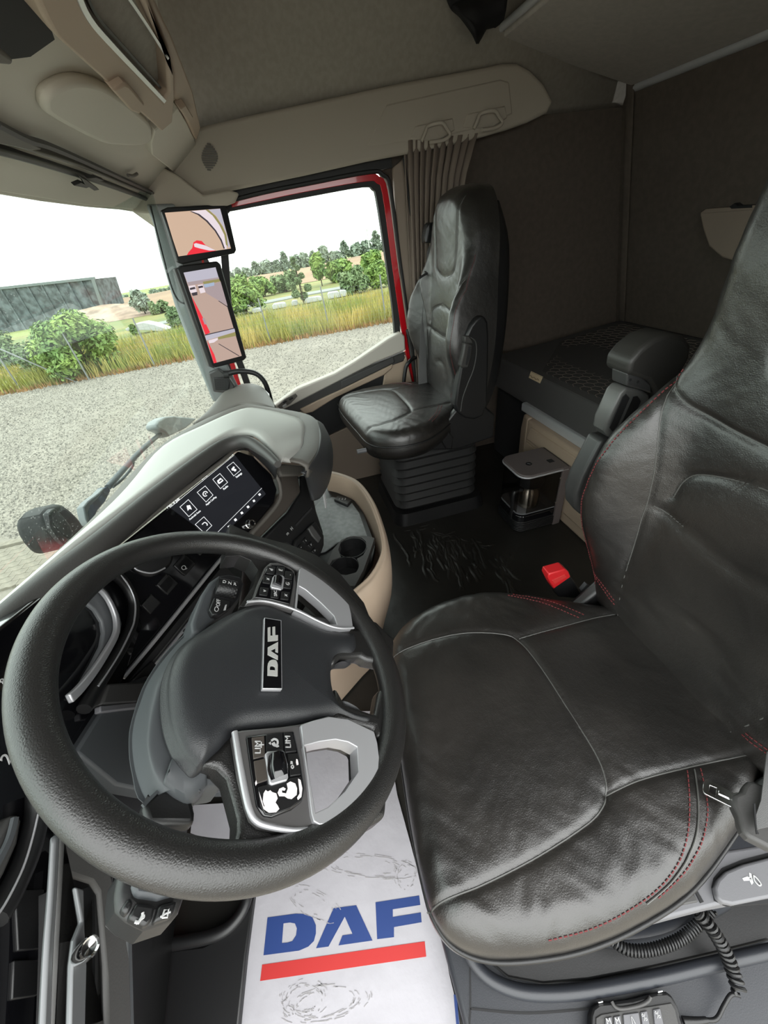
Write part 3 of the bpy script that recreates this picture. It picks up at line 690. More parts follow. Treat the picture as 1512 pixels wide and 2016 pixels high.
for (cx_, cy_) in ((852, 256), (955, 232)):
    q = crop([(-30, 22), (-20, 0), (-8, -14), (22, -18), (30, -10), (36, 10), (26, 18), (-4, 24)], cx_, cy_, 1.0)
    slab('hook_plate', PP(crop([(-44, 18), (-34, -8), (40, -24), (44, 0), (10, 22)], cx_, cy_, 1.0), x=XH - 0.006), 0.012, MATS['headliner_taupe'], hl, normal=(-1, 0, 0), bevel=0.004)
    tube('coat_hook', PP(crop([(-22, 22), (-14, 4), (-8, -8)], cx_, cy_, 1.0), x=XH - 0.02) + PP(crop([(18, -14)], cx_, cy_, 1), x=XH - 0.035) + PP(crop([(28, -2), (34, 10), (20, 20), (-6, 24)], cx_, cy_, 1.0), x=XH - 0.03), 0.0062, MATS['headliner_taupe'], hl, seg=10)

# ---- passenger door (structure) with its parts
XD = 1.075; PXD = (Vector((XD, 0, 0)), Vector((-1, 0, 0)))
dr = bpy.data.objects.new('door_1', None); COL.objects.link(dr); dr.location = (1.08, -0.1, 0.0); tag(dr, kind='structure')
slab('door_skin', PP([(455, 800), (560, 795), (800, 690), (815, 760), (850, 985), (640, 1060), (455, 1000)], x=XD + 0.02), 0.03, M_BEIGED, dr, normal=(-1, 0, 0))
strip('window_frame', PP([(440, 770), (452, 700), (446, 560), (438, 440), (444, 411), (470, 403), (600, 379), (715, 359), (738, 366), (748, 388), (766, 510), (778, 600), (784, 668)], x=XD), 0.030, 0.03, PXD, M_RUBBER, dr, n=4, bevel=0.004)
strip('red_frame', PP([(455, 402), (520, 388), (600, 371), (720, 350), (744, 354), (758, 378), (776, 510), (790, 610), (800, 670), (815, 740), (836, 860), (852, 985)], x=XD - 0.005), (0.020, 0.034), 0.02, PXD, M_REDP, dr, n=4, bevel=0.004)
strip('door_seal', PP([(440, 398), (520, 378), (600, 362), (728, 338), (755, 344), (770, 372), (788, 510), (806, 640), (818, 720), (842, 860), (860, 985)], x=XD - 0.02), 0.014, 0.02, PXD, M_RUBBER, dr, n=4, bevel=0.004)
strip('red_frame', PP([(452, 700), (470, 760), (480, 800)], x=XD - 0.005), 0.022, 0.02, PXD, M_REDP, dr, n=2)
strip('window_frame', PP([(466, 700), (488, 760), (495, 800)], x=XD - 0.008), 0.030, 0.02, PXD, M_RUBBER, dr, n=2)
x1 = 1.035
slab('belt_trim', PP([(520, 815), (538, 800), (585, 766), (660, 735), (700, 711), (765, 667), (790, 654), (797, 662), (799, 690), (740, 714), (700, 734), (560, 806), (545, 822)], x=x1), 0.05, mat('belt_grey', (0.48, 0.45, 0.40), 0.55), dr, normal=(-1, 0, 0), bevel=0.008, seg=3)
slab('armrest_dark', PP([(545, 812), (600, 783), (664, 750), (700, 732), (797, 693), (796, 712), (774, 720), (700, 756), (662, 773), (595, 808), (560, 830)], x=x1 + 0.004), 0.04, M_HOOD, dr, normal=(-1, 0, 0), bevel=0.004)
slab('handle_panel', PP([(672, 750), (775, 702), (777, 714), (672, 766)], x=x1 - 0.002), 0.02, M_GREYP, dr, normal=(-1, 0, 0), bevel=0.004)
slab('pull_handle', PP([(590, 806), (650, 777), (664, 771), (774, 717), (772, 726), (756, 739), (660, 784), (615, 812), (600, 815)], x=x1 - 0.004), 0.03, M_BEIGE, dr, normal=(-1, 0, 0), bevel=0.006, seg=3)
slab('door_pillar', PP([(774, 716), (797, 706), (800, 700), (822, 800), (815, 800), (750, 786), (757, 739)], x=x1 + 0.004), 0.03, M_BEIGE, dr, normal=(-1, 0, 0), bevel=0.005)
slab('door_pocket', PP([(757, 738), (660, 784), (600, 814), (610, 830), (640, 860), (700, 830), (735, 800), (752, 790)], x=x1 + 0.012), 0.02, M_BLACKM, dr, normal=(-1, 0, 0))
slab('lower_trim', PP([(600, 850), (640, 862), (700, 834), (735, 806), (800, 800), (830, 990), (700, 985), (640, 950)], x=x1 + 0.008), 0.03, M_BEIGED, dr, normal=(-1, 0, 0), bevel=0.004)
slab('switch_panel', PP([(546, 800), (560, 786), (582, 775), (586, 780), (572, 795), (552, 806)], x=x1 - 0.004), 0.01, M_DASHM, dr, normal=(-1, 0, 0), bevel=0.002)
for q in ([(556, 792), (562, 788), (566, 790), (559, 795)], [(568, 786), (574, 782), (578, 784), (571, 789)]):
    slab('window_switch', PP(q, x=x1 - 0.01), 0.008, M_BLACK, dr, normal=(-1, 0, 0), bevel=0.001)
slab('latch_button', PP([(556, 800), (563, 795), (565, 798), (558, 803)], x=x1 - 0.011), 0.008, M_WHITE, dr, normal=(-1, 0, 0), bevel=0.001)
st(slab('window_2', PP([(440, 780), (446, 560), (440, 412), (600, 380), (735, 358), (752, 380), (784, 672), (700, 715), (560, 800)], x=XD + 0.01), 0.005, M_GLASS, None, normal=(-1, 0, 0)))
# B pillar trim
st(slab('trim_3', PP([(774, 330), (798, 308), (806, 380), (822, 500), (850, 640), (856, 720), (812, 716), (790, 560)], x=1.06), 0.03, M_BEIGED, None, normal=(-1, 0, 0), bevel=0.006))
st(slab('trim_4', PP([(800, 650), (850, 630), (862, 720), (885, 960), (850, 985), (818, 760)], x=1.055), 0.03, M_HOOD, None, normal=(-1, 0, 0), bevel=0.006))
tag(tube('rear_grab_bar', PP([(818, 704)], x=1.03) + PP([(806, 712), (798, 728), (794, 770), (794, 800)], x=0.99), 0.010, M_BLACK), 'short black grab bar on the pillar behind the passenger door', 'handle')
st(tube('trim_7', PP([(795, 310), (806, 400), (820, 500), (842, 620), (860, 760)], x=1.03), 0.006, M_RUBBER, None, seg=8))

# A pillar with speaker
st(slab('trim_5', PP([(288, 402), (303, 440), (316, 500), (345, 600), (385, 705), (420, 790), (452, 800), (475, 770), (440, 700), (400, 590), (360, 470), (345, 400)], x=0.955), 0.02, mat('pillar_grey', (0.20, 0.215, 0.215), 0.6), None, normal=(-1, -0.4, 0), bevel=0.01, seg=3))
st(tube('trim_6', PP([(296, 405), (312, 470), (336, 560), (352, 592), (368, 598)], x=0.93), 0.0035, M_BLACK, None, seg=8))
sp_ = empty('pillar_speaker', P(438, 755, x=0.93), 'small dark speaker grille at the foot of the passenger side pillar', 'speaker')
slab('housing', PP([(410, 735), (430, 726), (452, 745), (463, 762), (452, 775), (420, 772)], x=0.92), 0.03, M_GREYP, sp_, normal=(-1, 0, 0), bevel=0.006)
slab('grille', PP([(420, 745), (445, 742), (452, 752), (450, 768), (424, 768)], x=0.912), 0.01, M_BLACK, sp_, normal=(-1, 0, 0), bevel=0.002)
for i in range(4):
    for j in range(4):
        c = P(429 + i * 5, 748 + j * 5, x=0.911); slab('perforation', [c + Vector((0, math.cos(a) * .0018, math.sin(a) * .0018)) for a in np.linspace(0, 6.28, 9)[:-1]], 0.001, M_BLACKM, sp_, normal=(-1, 0, 0))
gb = empty('grab_handle', P(440, 735, x=0.92), 'curved black grab handle beside the passenger side pillar', 'handle')
tube('bar', PP([(442, 737), (470, 731), (500, 734), (518, 748), (528, 770), (536, 802)], x=0.90), 0.0115, M_BLACK, gb, seg=14)
lathe('collar', P(446, 737, x=0.90), (0, 1, 0.1), [(0.0, -0.01), (0.016, -0.01), (0.016, 0.012), (0.0, 0.012)], M_RUBBER, gb)

st(slab('trim_17', PP([(385, 362), (470, 352), (600, 330), (728, 312), (770, 305), (772, 330), (728, 338), (600, 360), (520, 378), (446, 402), (446, 440), (400, 430)], x=1.06), 0.03, M_RUBBER, None, normal=(-1, 0, 0)))
st(slab('trim_18', PP([(262, 372), (300, 318), (350, 345), (400, 384), (452, 374), (470, 380), (462, 398), (446, 404), (400, 406), (340, 412), (300, 420), (262, 418)], x=0.965), 0.04, MATS['headliner_taupe'], None, normal=(-1, 0, 0), bevel=0.006, seg=3))
# curtain
V = []; F = []; NS, NR = 240, 10
topY0, topY1 = -0.665, -0.985
for j in range(NR):
    t = j / (NR - 1)
    zt = (1.50) * (1 - t) + 0.42 * t
    y0 = topY0 + 0.00 * t; y1 = topY1 * (1 - t ** 0.6) + (-0.80) * t ** 0.6
    for i in range(NS):
        s = i / (NS - 1); ph = s * 2 * math.pi * 10.5
        am = 0.020 * (0.55 + 0.45 * math.sin(s * 17 + 1) ** 2); yy = y0 + (y1 - y0) * s ** 1.1 + 0.007 * math.sin(2 * ph + 0.6) * (1 - 0.3 * t)
        V.append((1.035 + am * math.sin(ph + 0.9 * math.sin(3 * t + s * 4)) - 0.02, yy, zt))
for j in range(NR - 1):
    for i in range(NS - 1): a = j * NS + i; F.append((a, a + 1, a + 1 + NS, a + NS))
cu = empty('curtain', (1.02, -0.82, 0.42), 'taupe curtain gathered beside the passenger door, behind the seat', 'curtain')
o = mesh('cloth', V, F, M_CURT, cu, True, 180); md = o.modifiers.new('solid', 'SOLIDIFY'); md.thickness = 0.002
tube('curtain_rail', [(1.03, -0.64, 1.505), (1.03, -1.0, 1.515)], 0.008, M_RUBBER, cu, n=1)

# upper bunk
ub = empty('upper_bunk', (0.9, -1.3, 1.68), 'folded grey upper bunk with an aluminium rear rail', 'bunk')
A = P(980, 80, x=1.04); B = P(1243, 170, x=1.04)
slab('bunk_base', [A, B, Vector((-1.05, B.y, B.z)), Vector((-1.05, A.y, A.z))], 0.05, mat('bunk_underside', (0.42, 0.385, 0.345), 0.8, noise=(50, 0.05)), ub, bevel=0.008, seg=3)
tube('rear_rail', [(1.03, B.y - 0.012, B.z - 0.004), (-1.05, B.y - 0.012, B.z - 0.004)], 0.016, M_ALU, ub, n=1, seg=16)
tube('front_rail', [(1.02, A.y + 0.01, A.z + 0.02), (-1.05, A.y + 0.01, A.z + 0.02)], 0.012, M_ALU, ub, n=1, seg=12)
for px in (1152, 1300): 
    slab('rail_clip', PP([(px + 138 - 16, 158), (px + 138 + 2, 146), (px + 138 + 14, 150), (px + 138 + 8, 160)], y=B.y - 0.02) if False else [Vector((0.85 - (px - 1152) * 0.0035, B.y - 0.03, B.z - 0.01)) + Vector(q) for q in ((0.03, 0, 0), (-0.05, 0, 0), (-0.04, 0, -0.03), (0.01, 0, -0.035))], 0.015, M_WALLF, ub, bevel=0.003)
sg = empty('bunk_strap', P(935, 30, x=0.9), 'black bundled safety net strap hanging at the front end of the upper bunk', 'strap')
loft('net_bundle', [[P(x, y, x=0.90 + 0.03 * math.sin(i * 1.7 + j)) for j, (x, y) in enumerate(r)] for i, r in enumerate([[(870, -30), (900, -30), (950, -30), (1010, -30)], [(885, 15), (915, 12), (950, 10), (995, 5)], [(905, 35), (930, 30), (955, 28), (988, 25)], [(925, 62), (940, 55), (952, 50), (965, 48)], [(932, 74), (938, 74), (942, 72), (945, 70)]])], M_BLACKM, sg, 4, 4, thick=0.02)

# ================================================================== DASHBOARD
C7 = lambda L: crop(L, 60, 740, 2.1)
da = empty('dashboard', (0.1, 0.35, 0.4), 'grey truck dashboard with light top pad under the windshield', 'dashboard')
def P3(L): return [P(a, b, z=c) for a, b, c in L]
# screen side of the dash: one sloping face turned to the driver
SA, SB, SC = P(335, 985, z=0.80), P(467, 888, z=0.80), P(523, 975, z=0.675)
SPL = plane3(SA, SB, SC); Sd = (SB - SA).normalized()
bo = P3([(-160, 1352, .82), (20, 1185, .81), (176, 1038, .80), (236, 965, .79), (308, 892, .775), (384, 839, .75), (472, 801, .72), (517, 803, .72), (588, 814, .74), (619, 828, .75), (625, 856, .76), (622, 886, .775), (600, 920, .80)])
bi = P3([(-160, 1356, .83), (25, 1190, .82), (196, 1034, .812), (262, 966, .802), (328, 886, .787), (402, 846, .762), (477, 813, .732), (517, 813, .732), (580, 829, .75), (596, 842, .762), (594, 866, .772), (590, 886, .785), (560, 911, .812)])
hh = P3([(-160, 1360, .85), (30, 1192, .85), (160, 1078, .85), (240, 1016, .85), (320, 955, .85), (395, 900, .85), (445, 867, .848), (474, 857, .846), (500, 860, .842), (518, 874, .838), (532, 890, .832), (545, 904, .828), (553, 912, .824)])
def chain(L, n=4): return smooth_pts(L, n)
loft('top_pad', [bi, [a.lerp(b, 0.5) + Vector((0, 0, 0.002)) for a, b in zip(bi, hh)], hh], M_DASH, da, 4, 3, thick=0.015, angle=80)
loft('pad_border', [[p + Vector((0.004, 0.004, -0.03)) for p in bo], bo, [a.lerp(b, 0.25) + Vector((0, 0, 0.006)) for a, b in zip(bo, bi)], [a.lerp(b, 0.85) + Vector((0, 0, 0.006)) for a, b in zip(bo, bi)], bi], M_DASHM, da, 4, 1, thick=0.006, angle=40)
far_o = P3([(384, 839, .745), (412, 812, .72), (440, 776, .70), (462, 763, .695), (490, 757, .695), (515, 764, .69), (530, 784, .685), (540, 803, .69)])
far_i = P3([(388, 840, .745), (418, 826, .735), (446, 812, .725), (472, 802, .718), (495, 801, .718), (517, 803, .718), (530, 805, .715), (542, 806, .71)])
loft('pad_end', [[p + Vector((0.01, 0.01, -0.06)) for p in far_o], far_o, [a.lerp(b, 0.5) + Vector((0, 0, 0.008)) for a, b in zip(far_o, far_i)], far_i], M_DASHM, da, 4, 3, thick=0.006, angle=80)
slab('embossed_mark', P3(crop([(890, 125), (975, 75), (1090, 95), (1010, 165), (960, 165)], 300, 850, 3.98) and [(x, y, .812) for x, y in crop([(890, 125), (975, 75), (1090, 95), (1010, 165), (960, 165)], 300, 850, 3.98)]), 0.012, M_DASH, da, normal=(0, 0, 1), bevel=0.003)
hood_px = [(-160, 1384), (0, 1234), (100, 1148), (200, 1070), (300, 985), (400, 907), (448, 876), (486, 870), (520, 890), (547, 914)]
tube('hood', [P(x, y, z=.862) for x, y in hood_px], [0.022, 0.022, 0.021, 0.019, 0.017, 0.014, 0.008], M_HOOD, da, seg=16)
tube('screen_trim', [P(x, y, pl=off(SPL, 0.006)) for x, y in [(60, 1200), (150, 1130), (240, 1062), (330, 990), (440, 905), (470, 880), (502, 890), (540, 930), (552, 962), (546, 992), (500, 1046), (440, 1112)]], 0.0055, M_DASHM, da, seg=10)
trim_px = [(-160, 1400), (20, 1250), (120, 1160), (220, 1078), (318, 1000), (415, 925), (455, 893), (488, 888), (520, 912), (544, 940)]
loft('hood_lining', [[P(x, y, z=.85) for x, y in hood_px], [P((a[0] + b[0]) / 2, (a[1] + b[1]) / 2, z=.80).lerp(P(b[0], b[1], pl=SPL), 0.4) for a, b in zip(hood_px, trim_px)], [P(x, y, pl=off(SPL, 0.003)) for x, y in trim_px]], MATS['cheek_plastic'] if 'cheek_plastic' in MATS else mat('cheek_plastic', (0.035, 0.036, 0.038), 0.5, bumps=[('noise', 420, 0.2, 0.001)]), da, 4, 2, thick=0.004)
slab('screen_panel', PP([(60, 1215), (150, 1142), (240, 1072), (330, 1000), (445, 908), (470, 888), (498, 897), (535, 934), (546, 964), (540, 990), (495, 1046), (430, 1118), (330, 1230), (244, 1335), (170, 1330), (100, 1290)], pl=SPL), 0.06, M_GLOSS, da, bevel=0.004)
M_SCR = mat('display_dark', (0.010, 0.010, 0.012), 0.12, emis=(0.012, 0.013, 0.016), estr=1.0)
M_UI = mat('display_white', (0.6, 0.6, 0.6), 0.4, emis=(0.75, 0.78, 0.80), estr=1.0)
CS = lambda L: crop(L, 230, 860, 4.58)
sc1 = empty('infotainment_display', P(430, 970, pl=SPL), 'wide dark infotainment display with square icons, on the dashboard', 'display')
slab('display_glass', PP(CS([(485, 640), (1065, 165), (1345, 515), (900, 940)]), pl=off(SPL, 0.002)), 0.004, M_SCR, sc1)
uip = off(SPL, 0.0032)
def uiline(L, wd=0.0008, par=None, nm='icon_frame'): return strip(nm, PP(CS(L), pl=uip), wd, 0.0004, uip, M_UI, par or sc1, n=1)
uiline([(480, 638), (1058, 165)], nm='header_line'); uiline([(900, 870), (1308, 462)], nm='footer_line')
for q in ([(567, 632), (645, 563), (727, 655), (650, 722)], [(722, 500), (797, 440), (870, 525), (805, 590)], [(863, 383), (930, 328), (1002, 410), (935, 470)], [(990, 272), (1050, 225), (1120, 300), (1055, 355)], [(705, 790), (785, 718), (860, 800), (790, 870)]):
    c = PP(CS(q), pl=uip); ci = [p.lerp(sum(c, Vector()) / 4, 0.07) for p in c]
    slab('icon_frame', c, 0.0004, M_UI, sc1, holes=[ci])
slab('map_icon', PP(CS([(630, 620), (660, 615), (676, 655), (655, 650), (640, 668)]), pl=uip), 0.0004, M_UI, sc1)
tube('media_icon', PP(CS([(818, 505), (802, 492), (783, 500), (778, 520), (792, 535), (812, 530)]), pl=uip), 0.0011, M_UI, sc1, seg=6)
slab('media_icon', PP(CS([(795, 505), (808, 515), (796, 522)]), pl=uip), 0.0004, M_UI, sc1)
slab('radio_icon', PP(CS([(905, 395), (935, 370), (962, 392), (955, 402), (925, 425), (912, 418)]), pl=uip), 0.0004, M_UI, sc1, holes=[PP(CS([(920, 400), (945, 382), (950, 392), (926, 410)]), pl=uip)])
for q in ((1047, 292, 13), (1066, 300, 12), (1054, 276, 9)):
    slab('settings_icon', PP(CS([(q[0] + q[2] * math.cos(a), q[1] + q[2] * math.sin(a)) for a in np.linspace(0, 6.28, 11)[:-1]]), pl=uip), 0.0004, M_UI, sc1)
tube('phone_icon', PP(CS([(770, 790), (790, 772), (812, 782), (815, 800)]), pl=uip), 0.0011, M_UI, sc1, seg=6)
ud = Sd; un = SPL[1]
for s_, (x, y), sz in (('Mo. 8 Juli', (505, 596), 0.0068), ('09:41', (788, 364), 0.0062), ('.ıl', (1015, 180), 0.006), ('Android Auto', (704, 706), 0.0044), ('Apple CarPlay', (850, 577), 0.0044), ('Radio', (980, 458), 0.0052), ('Settings', (1100, 346), 0.0052)):
    text('caption', s_, P(*CS([(x, y)])[0], pl=uip), ud, un, sz * 1.45, M_UI, sc1)
for (x, y), r_ in (((1040, 158), 9), ((1288, 520), 13), ((1237, 577), 13), ((1184, 632), 14), ((1128, 686), 14), ((1070, 748), 15), ((1012, 810), 14)):
    slab('status_icon', PP(CS([(x - r_, y - 2), (x + 2, y - r_), (x + r_, y + 2), (x - 2, y + r_)]), pl=uip), 0.0004, M_UI, sc1, bevel=0.0)
kn = P(*CS([(1190, 790)])[0], pl=SPL)
kb = lathe('volume_knob', kn, SPL[1], [(0.0, 0), (0.0125, 0), (0.0125, 0.004), (0.0105, 0.005), (0.0105, 0.016), (0.0095, 0.0185), (0.007, 0.0185), (0.006, 0.0165), (0.0, 0.0165)], M_CHROME, sc1, 28)
lathe('knob_cap', kn, SPL[1], [(0.0, 0.0170), (0.0062, 0.0170), (0.0, 0.0172)], M_GLOSS, sc1, 20)
# centre trim to the right of the screen
slab('stack_trim', PP(C7([(1035, 372), (1112, 368), (1108, 410), (1118, 480), (1060, 560), (900, 720), (860, 700), (1010, 530), (1038, 470)]), pl=off(SPL, 0.008)), 0.04, M_WOODISH, da, bevel=0.005)
slab('stack_cap', PP(C7([(1020, 366), (1050, 362), (1130, 370), (1140, 392), (1112, 412), (1035, 415)]), pl=off(SPL, 0.014)), 0.04, M_DASHM, da, bevel=0.006)
loft('end_cheek', [P3([(592, 930, .795), (606, 912, .787), (620, 888, .772), (625, 858, .757), (618, 830, .745)]), P3([(600, 938, .75), (622, 925, .73), (640, 898, .72), (641, 862, .71), (628, 835, .71)]), P3([(606, 960, .68), (628, 952, .66), (648, 918, .65), (648, 876, .65), (634, 842, .66)]), P3([(612, 985, .63), (628, 975, .61), (645, 940, .60), (646, 900, .60), (636, 860, .61)])], mat('cheek_plastic', (0.035, 0.036, 0.038), 0.5, bumps=[('noise', 420, 0.2, 0.001)]), da, 4, 4, thick=0.01)
slab('stack_side', PP(C7([(1118, 412), (1150, 400), (1185, 560), (1215, 650), (1180, 760), (1120, 735), (1060, 700), (930, 700), (1065, 565), (1120, 482)]), pl=off(SPL, -0.002)), 0.08, M_BLACK, da, bevel=0.008)
slab('card_slot', PP(C7([(1095, 615), (1160, 545), (1166, 550), (1100, 622)]), pl=off(SPL, 0.001)), 0.004, M_BLACKM, da)
slab('climate_panel', PP(C7([(1095, 680), (1150, 630), (1180, 600), (1215, 660), (1215, 700), (1190, 770), (1130, 745), (1085, 720)]), pl=off(SPL, 0.012)), 0.03, M_BLACK, da, bevel=0.005)
slab('lid_button', PP(C7([(1148, 630), (1165, 615), (1205, 670), (1192, 690), (1165, 660)]), pl=off(SPL, 0.016)), 0.01, M_GREYP, da, bevel=0.003)
for q, s_ in (((1118, 708), '-'), ((1138, 680), '‹'), ((1160, 697), 'r'), ((1176, 722), '>')):
    slab('climate_button', PP(C7([(q[0] - 13, q[1] + 3), (q[0] + 1, q[1] - 15), (q[0] + 15, q[1] - 1), (q[0] - 1, q[1] + 15)]), pl=off(SPL, 0.017)), 0.008, M_BLACK, da, bevel=0.0015)
    text('legend', s_, P(*C7([q])[0], pl=off(SPL, 0.0175)), ud, un, 0.012, M_WHITE, da)
for q, s_ in (((1062, 652), 'm'), ((1080, 632), 'H')): text('legend', s_, P(*C7([q])[0], pl=off(SPL, 0.0)), ud, un, 0.013, M_WHITE, da)
tube('climate_ring', PP(C7([(1112, 738), (1125, 722), (1142, 728), (1150, 748)]), pl=off(SPL, 0.02)), 0.0018, M_CHROME, da, seg=8)
# switches, silver strips and vents facing the driver
slab('start_switch', PP([(262, 1105), (300, 1080), (340, 1090), (335, 1115), (300, 1135), (268, 1125)], pl=off(SPL, 0.006)), 0.02, M_BLACK, da, bevel=0.006, rnd=3)
tube('switch_ring', PP([(258, 1108), (270, 1122), (300, 1128), (325, 1118)], pl=off(SPL, 0.010)), 0.002, M_SILVER, da, seg=8)
for i in range(3):
    for j in range(2):
        x, y = 330 + i * 34 - j * 30, 1150 - i * 38 + j * 40
        slab('switch', PP([(x - 22, y + 2), (x - 2, y - 22), (x + 18, y - 4), (x - 3, y + 20)], pl=off(SPL, 0.004)), 0.01, M_BLACK, da, bevel=0.002)
text('legend', 'Q', P(362, 1118, pl=off(SPL, 0.006)), ud, un, 0.014, M_WHITE, da)
strip('silver_strip', PP([(243, 1336), (330, 1232), (430, 1108), (470, 1062)], pl=off(SPL, 0.012)), 0.0075, 0.01, off(SPL, 0.012), M_SILVER, da, bevel=0.002)
slab('vent_recess', PP([(250, 1345), (440, 1112), (480, 1150), (400, 1260), (320, 1345)], pl=off(SPL, 0.002)), 0.03, M_BLACKM, da)
strip('vent_blade', PP([(298, 1318), (345, 1262), (390, 1205)], pl=off(SPL, 0.008)), 0.005, 0.01, off(SPL, 0.008), M_SILVER, da)
strip('vent_blade', PP([(285, 1322), (335, 1262), (380, 1205)], pl=off(SPL, 0.004)), 0.003, 0.01, off(SPL, 0.004), M_GREYP, da)
lathe('vent_knob', P(366, 1243, pl=off(SPL, 0.014)), SPL[1], [(0, 0), (0.0065, 0), (0.0075, 0.006), (0.0065, 0.012), (0.0, 0.013)], M_CHROME, da, 20)
slab('vent_base', PP([(250, 1348), (300, 1300), (330, 1330), (320, 1370), (285, 1352)], pl=off(SPL, 0.010)), 0.02, M_BLACK, da, bevel=0.003)

# instrument binnacle
KPL = (Vector((0, 0.42, 0.78)), Vector((0, -1, 0.10)).normalized())
slab('cluster_panel', PP([(-120, 1345), (0, 1235), (120, 1140), (215, 1095), (260, 1120), (300, 1180), (245, 1335), (190, 1420), (150, 1500), (110, 1640), (100, 2100), (-120, 2200)], pl=KPL), 0.05, M_GLOSS, da, bevel=0.004)
CB = lambda L: crop(L, 100, 1120, 3.98)
tube('bezel_outer', PP(CB([(480, 20), (590, 130), (650, 260), (645, 380), (610, 500), (540, 640), (440, 800), (340, 960), (260, 1100)]), pl=off(KPL, 0.012)), 0.010, M_BLACK, da, seg=12)
tube('bezel_edge', PP(CB([(520, 20), (610, 130), (660, 260), (655, 400), (620, 500), (540, 660), (440, 820), (370, 920)]), pl=off(KPL, 0.020)), 0.0018, M_SILVER, da, seg=8)
bz = [(330, 110), (380, 120), (440, 170), (500, 260), (545, 360), (560, 430), (550, 500), (500, 600), (420, 740), (330, 880), (240, 980), (190, 1020), (150, 1010), (230, 910), (330, 740), (400, 600), (418, 500), (405, 410), (350, 320), (255, 245)]
slab('bezel', PP(CB(bz), pl=off(KPL, 0.010)), 0.02, mat('bezel_grey', (0.10, 0.105, 0.11), 0.45), da, bevel=0.003)
strip('bezel_silver', PP(CB([(345, 135), (410, 165), (470, 240), (515, 340), (532, 430), (520, 520), (450, 650), (360, 790), (250, 930), (165, 1012)]), pl=off(KPL, 0.022)), (0.006, 0.014), 0.008, off(KPL, 0.022), M_SILVER, da, bevel=0.002)
slab('instrument_glass', PP(CB([(100, 480), (260, 250), (350, 320), (405, 410), (418, 500), (400, 600), (330, 740), (230, 910), (120, 1060), (-150, 1500), (-300, 1300)]), pl=off(KPL, 0.004)), 0.004, M_GLOSS, da)
slab('bezel', PP([(-30, 1690), (0, 1640), (22, 1605), (38, 1602), (44, 1615), (36, 1660), (10, 1720), (-30, 1790)], pl=off(KPL, 0.016)), 0.02, M_GREYP, da, bevel=0.004)
strip('bezel_silver', PP([(33, 1608), (22, 1650), (0, 1695), (-30, 1745)], pl=off(KPL, 0.022)), 0.006, 0.004, off(KPL, 0.022), M_SHROUD, da)
tube('bezel_outer', PP([(75, 1560), (72, 1610), (55, 1680), (20, 1760), (-10, 1810)], pl=off(KPL, 0.012)), 0.012, M_BLACK, da, seg=12)
tube('bezel_edge', PP([(78, 1590), (64, 1650), (45, 1710), (10, 1780), (-20, 1820)], pl=off(KPL, 0.022)), 0.0012, M_SILVER, da, seg=8)
text('legend', '2', P(13, 1494, pl=off(KPL, 0.006)), (1, 0, 0), KPL[1], 0.020, M_WHITE, da)
text('legend', '8', P(6, 1342, pl=off(KPL, 0.006)), (1, 0, 0), KPL[1], 0.012, M_WHITE, da)
for q in ([(30, 1752), (88, 1750), (80, 1868), (36, 1872)], [(28, 1890), (78, 1888), (74, 1960), (24, 1968)]):
    slab('blank_button', PP(q, pl=off(KPL, 0.003)), 0.004, M_BLACK, da, bevel=0.0012)
# driver side vent with its silver strip
strip('silver_strip', PP([(114, 1642), (108, 1760), (100, 1880), (92, 2080)], pl=off(KPL, 0.075)), (0.0085, 0.0105), 0.006, off(KPL, 0.075), mat('strip_silver', (0.14, 0.145, 0.15), 0.42, metal=0.5), da, bevel=0.004)
slab('vent_frame', PP([(122, 1640), (215, 1700), (240, 1790), (258, 1900), (262, 2080), (100, 2080)], pl=off(KPL, 0.05)), 0.008, M_GREYP, da, bevel=0.006, holes=[PP([(132, 1722), (182, 1738), (196, 1760), (208, 1900), (212, 2070), (112, 2070), (126, 1850)], pl=off(KPL, 0.05))])
slab('vent_back', PP([(120, 1700), (220, 1720), (230, 2080), (100, 2080)], pl=off(KPL, 0.015)), 0.01, M_BLACKM, da)
for dx in (-24, 30):
    strip('vent_blade', PP([(158 + dx, 1740), (160 + dx, 1850), (158 + dx, 2060)], pl=off(KPL, 0.045)), 0.004, 0.03, off(KPL, 0.045), M_BLACK, da)
slab('vent_lever', PP([(150, 1745), (166, 1750), (168, 1830), (172, 1900), (168, 2070), (138, 2070), (142, 1900), (148, 1850), (162, 1815)], pl=off(KPL, 0.062)), 0.006, MATS['strip_silver'], da, bevel=0.002)
kk = P(158, 1880, pl=off(KPL, 0.062)); k2 = P(188, 1855, pl=off(KPL, 0.105)); dkk = (k2 - kk).normalized()
lathe('vent_knob', kk, dkk, [(0, 0), (0.0085, 0), (0.0095, 0.01), (0.009, 0.035), (0.0075, 0.04), (0.006, 0.036), (0.0, 0.035)], M_CHROME, da, 20)
# knee panels left of the column and beside the vent
slab('knee_panel', PP([(225, 1360), (290, 1330), (480, 1350), (480, 1560), (300, 1560), (230, 1545), (150, 1480)], pl=off(KPL, 0.012)), 0.03, M_SHROUD, da, bevel=0.004)
strip('knee_seam', PP([(198, 1396), (270, 1388), (340, 1385)], pl=off(KPL, 0.02)), 0.010, 0.01, off(KPL, 0.02), M_LOCK, da, bevel=0.002)
slab('knee_panel', PP([(215, 1345), (300, 1340), (330, 1375), (270, 1384), (200, 1388)], pl=off(KPL, 0.020)), 0.02, M_GREYP, da, bevel=0.004)
slab('knee_panel', PP([(120, 1560), (160, 1620), (250, 1700), (250, 2080), (268, 2080), (262, 1860), (275, 1740), (240, 1640), (160, 1560)], pl=off(KPL, 0.03)), 0.02, M_SHROUD, da, bevel=0.003)
